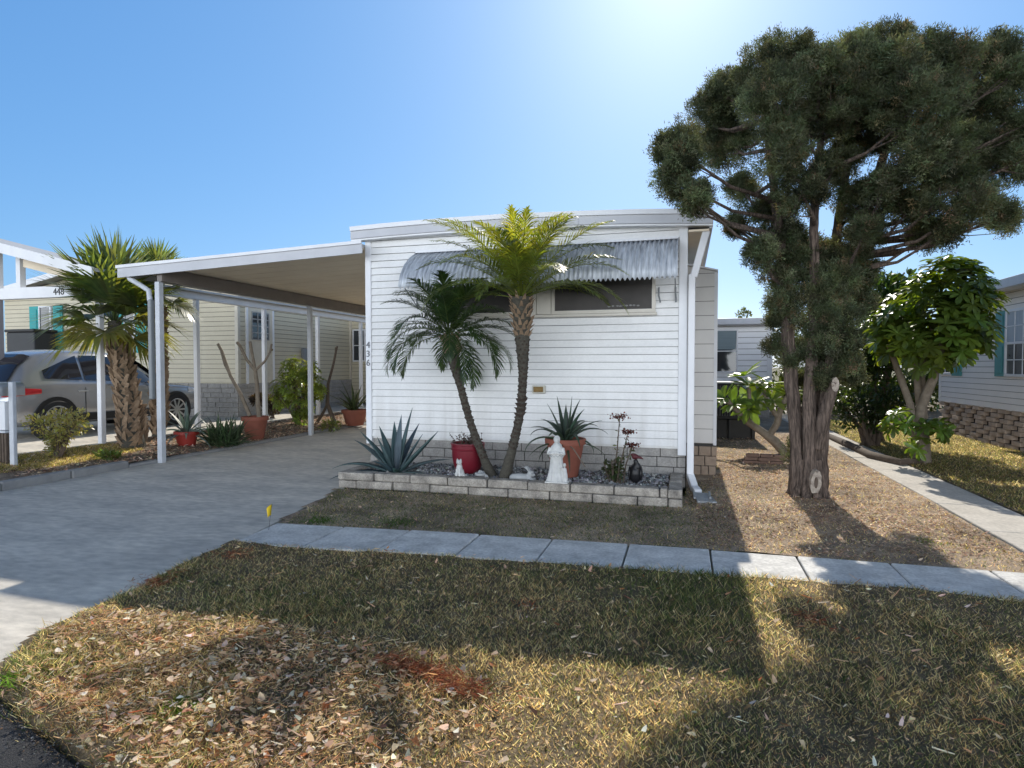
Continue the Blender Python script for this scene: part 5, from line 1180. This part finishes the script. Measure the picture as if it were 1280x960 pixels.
p = bx(415, 532); f2 = empty('frangipani', (p.x, p.y, zb(p.x, p.y)), 'single thin bare curving frangipani stem behind the second carport post', 'shrub'); YY = p.y
mb = MB(); mb.tube([at(418, 530, YY), at(409, 505, YY), at(410, 480, YY), at(417, 455, YY), at(420, 440, YY), at(420.5, 434, YY)], [.06, .05, .035, .03, .028, .03], 9, jit=.05); mb.tube([at(409, 505, YY), at(404, 515, YY+.1), at(395, 530, YY+.1)], [.03, .035, .04], 8)
mb.tube([at(420, 440, YY), at(422, 433, YY)], [.024, .022], 8); mb.build('stem', m_stem_brown, f2, True, smooth=60)
p = bx(443, 530); d1 = empty('potted_bromeliad', (p.x, p.y, zb(p.x, p.y)), 'wide terracotta pot of upright strappy leaves near the white home corner', 'potted plant'); pot(d1, .22, .31, .40, m_terracotta, .08)
rosette(d1, (0, 0, .36), 16, (.5, .85), .075, 84, 35, 5, 40, (.07, .09, .035), m_succ, fold=.5, thick=.008); rosette(d1, (-.1, 0, .36), 9, (.4, .6), .07, 60, 30, 20, 70, (.13, .15, .05), m_succ, fold=.5, thick=.008, az0=1)
p = bx(455, 531); small_bush('yellow_green_shrub', 'thin yellow green shrub half hidden behind the white home corner', p.x, p.y+1.2, [((0, 0, .9), (.2, .2, .25)), ((.05, 0, 1.5), (.18, .15, .3)), ((.1, 0, 2.0), (.12, .1, .12))], 110, (.10, .17), (.17, .20, .06))
p = bx(395, 538); small_bush('low_weed', 'low leafy seedling clump at the foot of the bright green umbrella shrub', p.x+.2, p.y+.3, [((0, 0, .12), (.26, .2, .12))], 160, (.06, .11), (.14, .17, .06), cat='weed')

# ================================================================== GRASS AND LITTER
def blades(X, Y, Z, h, wd, cols, lean=.5):
    n = len(X); P = np.stack([X, Y, Z], 1); D = rdir(n)*np.array([1, 1, .2])*lean; D[:, 2] = 1-lean*.3; D = unit(D); Nn = rdir(n)
    return scatter(*BLADE, P, D, Nn, np.stack([wd, h, h], 1), cols)
def sample(poly, n, near=0.0):
    xs = [p[0] for p in poly]; ys = [p[1] for p in poly]; X = rng.uniform(min(xs), max(xs), n*2); Y = rng.uniform(min(ys), max(ys), n*2); m = inpoly(X, Y, poly); X, Y = X[m], Y[m]
    if near: k = rng.random(len(X)) < np.clip((near/np.maximum(Y, .1))**1.3, 0, 1); X, Y = X[k], Y[k]
    return X[:n], Y[:n]
GREEN, OLIVE, STRAW, BROWN, RUST = (.085, .135, .045), (.18, .19, .085), (.66, .57, .38), (.30, .21, .11), (.45, .12, .045)
LG = [(-3.22, 2.08), (-3.05, 2.03), (-2.29, 1.75), (-1, 1.41), (0, 1.2), (4.4, 1.1), (4.4, 4.77), (2.1, 4.73), (0, 4.68), (-2, 4.55), (-3.76, 4.38), (-3.56, 2.62)]
X, Y = sample(LG, 240000, 2.8); n = len(X)
deadness = np.clip(1.35*vnoise(X, Y, .9, 21)+.5*vnoise(X, Y, 3.5, 22)-.40 + .5*np.clip((-1.1-X)/1.2, 0, 1)*np.clip((3.4-Y)/.6, 0, 1), 0, 1)
RP = [atg(510, 848), atg(560, 870), atg(595, 888), atg(185, 738), atg(292, 702), atg(655, 765)]; RR = [.10, .10, .08, .13, .13, .12]
rd = np.min([np.hypot(X-p.x, (Y-p.y)*1.2)/r for p, r in zip(RP, RR)], axis=0); rust = rd < 1.15-.9*vnoise(X, Y, 9, 23)
u = rng.random(n); cols = np.where((u < .14+.6*deadness)[:, None], pick([STRAW, BROWN, (.60, .46, .26), (.10, .07, .045)], [6, 3, 3, 2], n), pick([GREEN, OLIVE, (.28, .29, .12), (.05, .07, .035)], [4, 5, 3, 4], n)); cols = np.where((rust & (rng.random(n) < .3))[:, None], jit(RUST, n, .35), cols)
leafy = np.clip((-.9-X)/.5, 0, 1)*np.clip((3.1-Y)/.4, 0, 1)
keep = rng.random(n) > .12*leafy
h = (.022+.05*rng.random(n)**1.4)*(1.15-.45*deadness)*(.6+.8*vnoise(X, Y, 2.2, 25))
X, Y, h, cols, deadness = X[keep], Y[keep], h[keep], cols[keep], deadness[keep]; n = len(X)
tag(np_mesh('lawn_grass', *blades(X, Y, lawn_h(X, Y)-.004, h, rng.uniform(.0022, .0048, n), cols, .9), m_grass), kind='stuff')
# back strip between walkway and planter, and the dry yard at right
YG = [(-3.78, 5.06), (-2, 5.21), (0, 5.31), (2.4, 5.33), (2.68, 5.4), (2.68, 15), (.45, 15), (.45, 9.0), (.02, 7.95), (-.02, 6.86), (-4.2, 6.76), (-4.05, 6.3)]
X, Y = sample(YG, 110000, 6.0); n = len(X); dry = np.clip((X+.2)/.8, 0, 1); g = vnoise(X, Y, 1.6, 31)
u = rng.random(n); cols = np.where((u < .16+.6*dry+.5*(g-.5))[:, None], pick([STRAW, BROWN, (.42, .30, .20), (.50, .44, .16)], [4, 4, 4, 2], n), pick([GREEN, OLIVE, (.06, .09, .035)], [3, 3, 5], n)); k = rng.random(n) < (.85-.45*dry)
X, Y, cols = X[k], Y[k], cols[k]; n = len(X)
tag(np_mesh('yard_grass', *blades(X, Y, back_h(X, Y)-.003, .015+.03*rng.random(n)**1.5, rng.uniform(.003, .006, n), cols, 1.0), m_grass), kind='stuff')
SG = [(3.38, 5.5), (7.5, 5.5), (5.8, 8), (5.8, 17), (3.38, 20)]
X, Y = sample(SG, 60000); n = len(X); u = rng.random(n); cols = np.where((u < .55)[:, None], pick([(.36, .31, .15), STRAW, (.25, .17, .09)], [3, 2, 2], n), pick([(.18, .18, .06), OLIVE, GREEN], [4, 3, 3], n))
tag(np_mesh('side_grass', *blades(X, Y, side_h(X, Y), .02+.035*rng.random(n), rng.uniform(.005, .009, n), cols, .9), m_grass), kind='stuff')
LG2 = [(-9.68, 5.3), (-9.68, 8.3), (-8.95, 8.3), (-8.7, 6.9), (-9.0, 5.3)]
X, Y = sample(LG2, 9000); n = len(X); cols = pick([(.35, .30, .08), OLIVE, STRAW], [4, 2, 2], n)
tag(np_mesh('strip_grass', *blades(X, Y, bed_h(X, Y), .03+.04*rng.random(n), rng.uniform(.004, .008, n), cols, .9), m_grass), kind='stuff')
# green weed tufts in the lawn
def tuft(px, py, r, k, h, col=(.10, .19, .03), label=None, z=.02):
    p = atg(px, py, z); X = p.x+rng.normal(0, r, k); Y = p.y+rng.normal(0, r, k)
    tag(np_mesh('grass_tuft', *blades(X, Y, np.full(k, .012), h*rng.uniform(.5, 1, k), rng.uniform(.004, .008, k), jit(col, k, .3), .9), m_grass), label, 'grass tuft')
tuft(218, 892, .05, 260, .07, label='bright green grass tuft among dead leaves near the road corner')
tuft(22, 850, .05, 220, .06, label='bright green tuft at the corner of lawn, road and driveway')
tuft(398, 652, .08, 160, .06, (.07, .13, .03), 'small green weed on the dark strip behind the walkway, nearest the driveway')
tuft(490, 655, .10, 220, .05, (.07, .13, .03), 'spreading green weed on the dark strip below the red pot')
tuft(880, 720, .03, 60, .05, (.08, .15, .03), 'green weed growing from a joint of the walkway')
tuft(1165, 680, .06, 150, .05, (.12, .18, .04), 'green weed patch on dry ground near the right end of the walkway')
# dead leaves
CURL = ([(-.5, 0, .10), (0, 0, 0), (.5, 0, .12), (-.42, .5, .16), (0, .5, .02), (.45, .5, .15), (-.08, 1, .2), (0, 1, .12), (.08, 1, .2)], [(0, 1, 4, 3), (1, 2, 5, 4), (3, 4, 7, 6), (4, 5, 8, 7)])
def litter(X, Y, Z, ln, pal, wts, wr=(.25, .5), tilt=.35):
    n = len(X); a = rng.uniform(0, 2*PI, n); D = np.stack([np.cos(a), np.sin(a), rng.normal(0, tilt, n)], 1); Nn = np.stack([rng.normal(0, tilt, n), rng.normal(0, tilt, n), np.ones(n)], 1)
    return scatter(*CURL, np.stack([X, Y, Z], 1), D, Nn, np.stack([ln*rng.uniform(*wr, n), ln, ln*rng.uniform(.1, .8, n)], 1), pick(pal, wts, n, .3, .1))
PAL = [(.84, .64, .42), (.72, .50, .30), (.46, .26, .14), (.88, .78, .62), (.56, .22, .09), (.15, .09, .06)]; WT = [5, 5, 2, 3, .9, 1.3]
LF = [(-3.1, 2.1), (-2.3, 1.84), (-1.3, 1.6), (-.8, 1.7), (-.6, 2.6), (-1.4, 3.0), (-2.6, 3.0), (-3.45, 2.9), (-3.5, 2.65)]
X, Y = sample(LF, 4800); m = rng.random(len(X)) < np.clip((-.75-X)/.7, .12, 1)*np.clip((3.15-Y+.5*(vnoise(X, Y, 3, 51)-.5))/.5, 0, 1)*(.35+1.1*vnoise(X, Y, 3.4, 52)); X, Y = X[m], Y[m]; n = len(X)
p1_ = litter(X, Y, lawn_h(X, Y)+rng.uniform(0, .035, n), .010+.036*rng.random(n)**2.2, PAL, WT, (.45, .85), .3)
X, Y = sample(LG, 2600); n = len(X); p2_ = litter(X, Y, lawn_h(X, Y)+rng.uniform(.01, .03, n), .015+.035*rng.random(n)**2, PAL, WT)
X, Y = sample(LG, 700); n = len(X); p4_ = litter(X, Y, lawn_h(X, Y)+rng.uniform(.01, .035, n), .03+.05*rng.random(n), PAL, WT, (.03, .06), .25)
X, Y = sample(LF, 7500); m = rng.random(len(X)) < np.clip((3.15-Y+.5*(vnoise(X, Y, 3, 53)-.5))/.5, 0, 1)*np.clip((-.4-X)/.9, 0, 1)*(.3+1.1*vnoise(X, Y, 3.4, 54)); X, Y = X[m], Y[m]; n = len(X); p3_ = litter(X, Y, lawn_h(X, Y)+rng.uniform(.01, .04, n), rng.uniform(.02, .055, n), PAL, WT, (.03, .06), .3)
RS = []
for (a, b), k, r in ((((482, 842), (520, 856)), 300, .035), (((520, 856), (602, 890)), 700, .045), (((170, 740), (212, 735)), 130, .07), (((275, 705), (308, 700)), 100, .07), (((1000, 780), (1040, 800)), 120, .05)):
    A, B = atg(*a), atg(*b); t_ = rng.random(k); X = A.x+(B.x-A.x)*t_+rng.normal(0, r, k); Y = A.y+(B.y-A.y)*t_+rng.normal(0, r, k)
    RS.append(litter(X, Y, lawn_h(X, Y)+rng.uniform(.015, .05, k), rng.uniform(.02, .055, k), [(.38, .15, .075), (.28, .10, .05), (.52, .30, .16)], [5, 4, 2], (.05, .16), .35))
tag(np_mesh('pine_straw', *merge(RS), m_litter), kind='stuff')
tag(np_mesh('fallen_leaves', *merge([p1_, p2_, p3_, p4_]), m_litter), kind='stuff')
RG = [(.1, 5.4), (2.66, 5.45), (2.66, 15), (.5, 15), (.5, 9.1), (.06, 8.2)]
X, Y = sample(RG, 34000, 7.5); k = rng.random(len(X)) < np.clip(1.6*vnoise(X, Y, 1.3, 41)*vnoise(X, Y, 4, 42)+.12, 0, 1)*1.2; X, Y = X[k], Y[k]; n = len(X); PAL2 = [(.66, .50, .36), (.52, .35, .24), (.33, .20, .13), (.74, .61, .46), (.18, .12, .085)]
q1_ = litter(X, Y, back_h(X, Y)+rng.uniform(0, .015, n), rng.uniform(.008, .034, n)*np.where(rng.random(n) < .06, 1.7, 1), PAL2, [4, 4, 3, 2, 2], (.3, .6), .25)
X, Y = sample(YG, 1600, 5.5); n = len(X); q2_ = litter(X, Y, back_h(X, Y)+rng.uniform(0, .015, n), rng.uniform(.015, .045, n), PAL2, [4, 4, 3, 2, 2])
zc_ = (.45+1.1*vnoise(q1_[0][::9, 0], q1_[0][::9, 1], 1.1, 61))[:, None]; q1_ = (q1_[0], q1_[1], np.clip(q1_[2]*np.repeat(zc_, 4, axis=0), 0, .95))
tag(np_mesh('leaf_litter', *merge([q1_, q2_]), m_litter), kind='stuff')
X, Y = sample([(-8.2, 6), (-8.2, 16), (-9.7, 16), (-9.7, 6)], 7000); n = len(X)
tag(np_mesh('bed_mulch', *litter(X, Y, bed_h(X, Y)+rng.uniform(0, .02, n), rng.uniform(.02, .08, n), PAL2 + [(.55, .45, .33)], [3, 4, 4, 3, 3, 3]), m_litter), kind='stuff')
n = 700; t_ = rng.random(n); X = np.interp(t_, [0, .35, 1], [-3.2, -2.29, -.9])+rng.normal(0, .04, n); Y = np.interp(t_, [0, .35, 1], [2.08, 1.80, 1.42])-np.abs(rng.normal(0, .05, n))
V, F, Cc = scatter(*STONE, np.stack([X, Y, np.full(n, -.040)+rng.random(n)*.01], 1), rdir(n), rdir(n), rng.uniform(.003, .010, n), pick([(.10, .10, .10), (.05, .05, .05), (.28, .27, .25), (.12, .08, .05)], [4, 5, 1, 2], n))
tag(np_mesh('road_grit', V, F, Cc, m_gravel), kind='stuff')
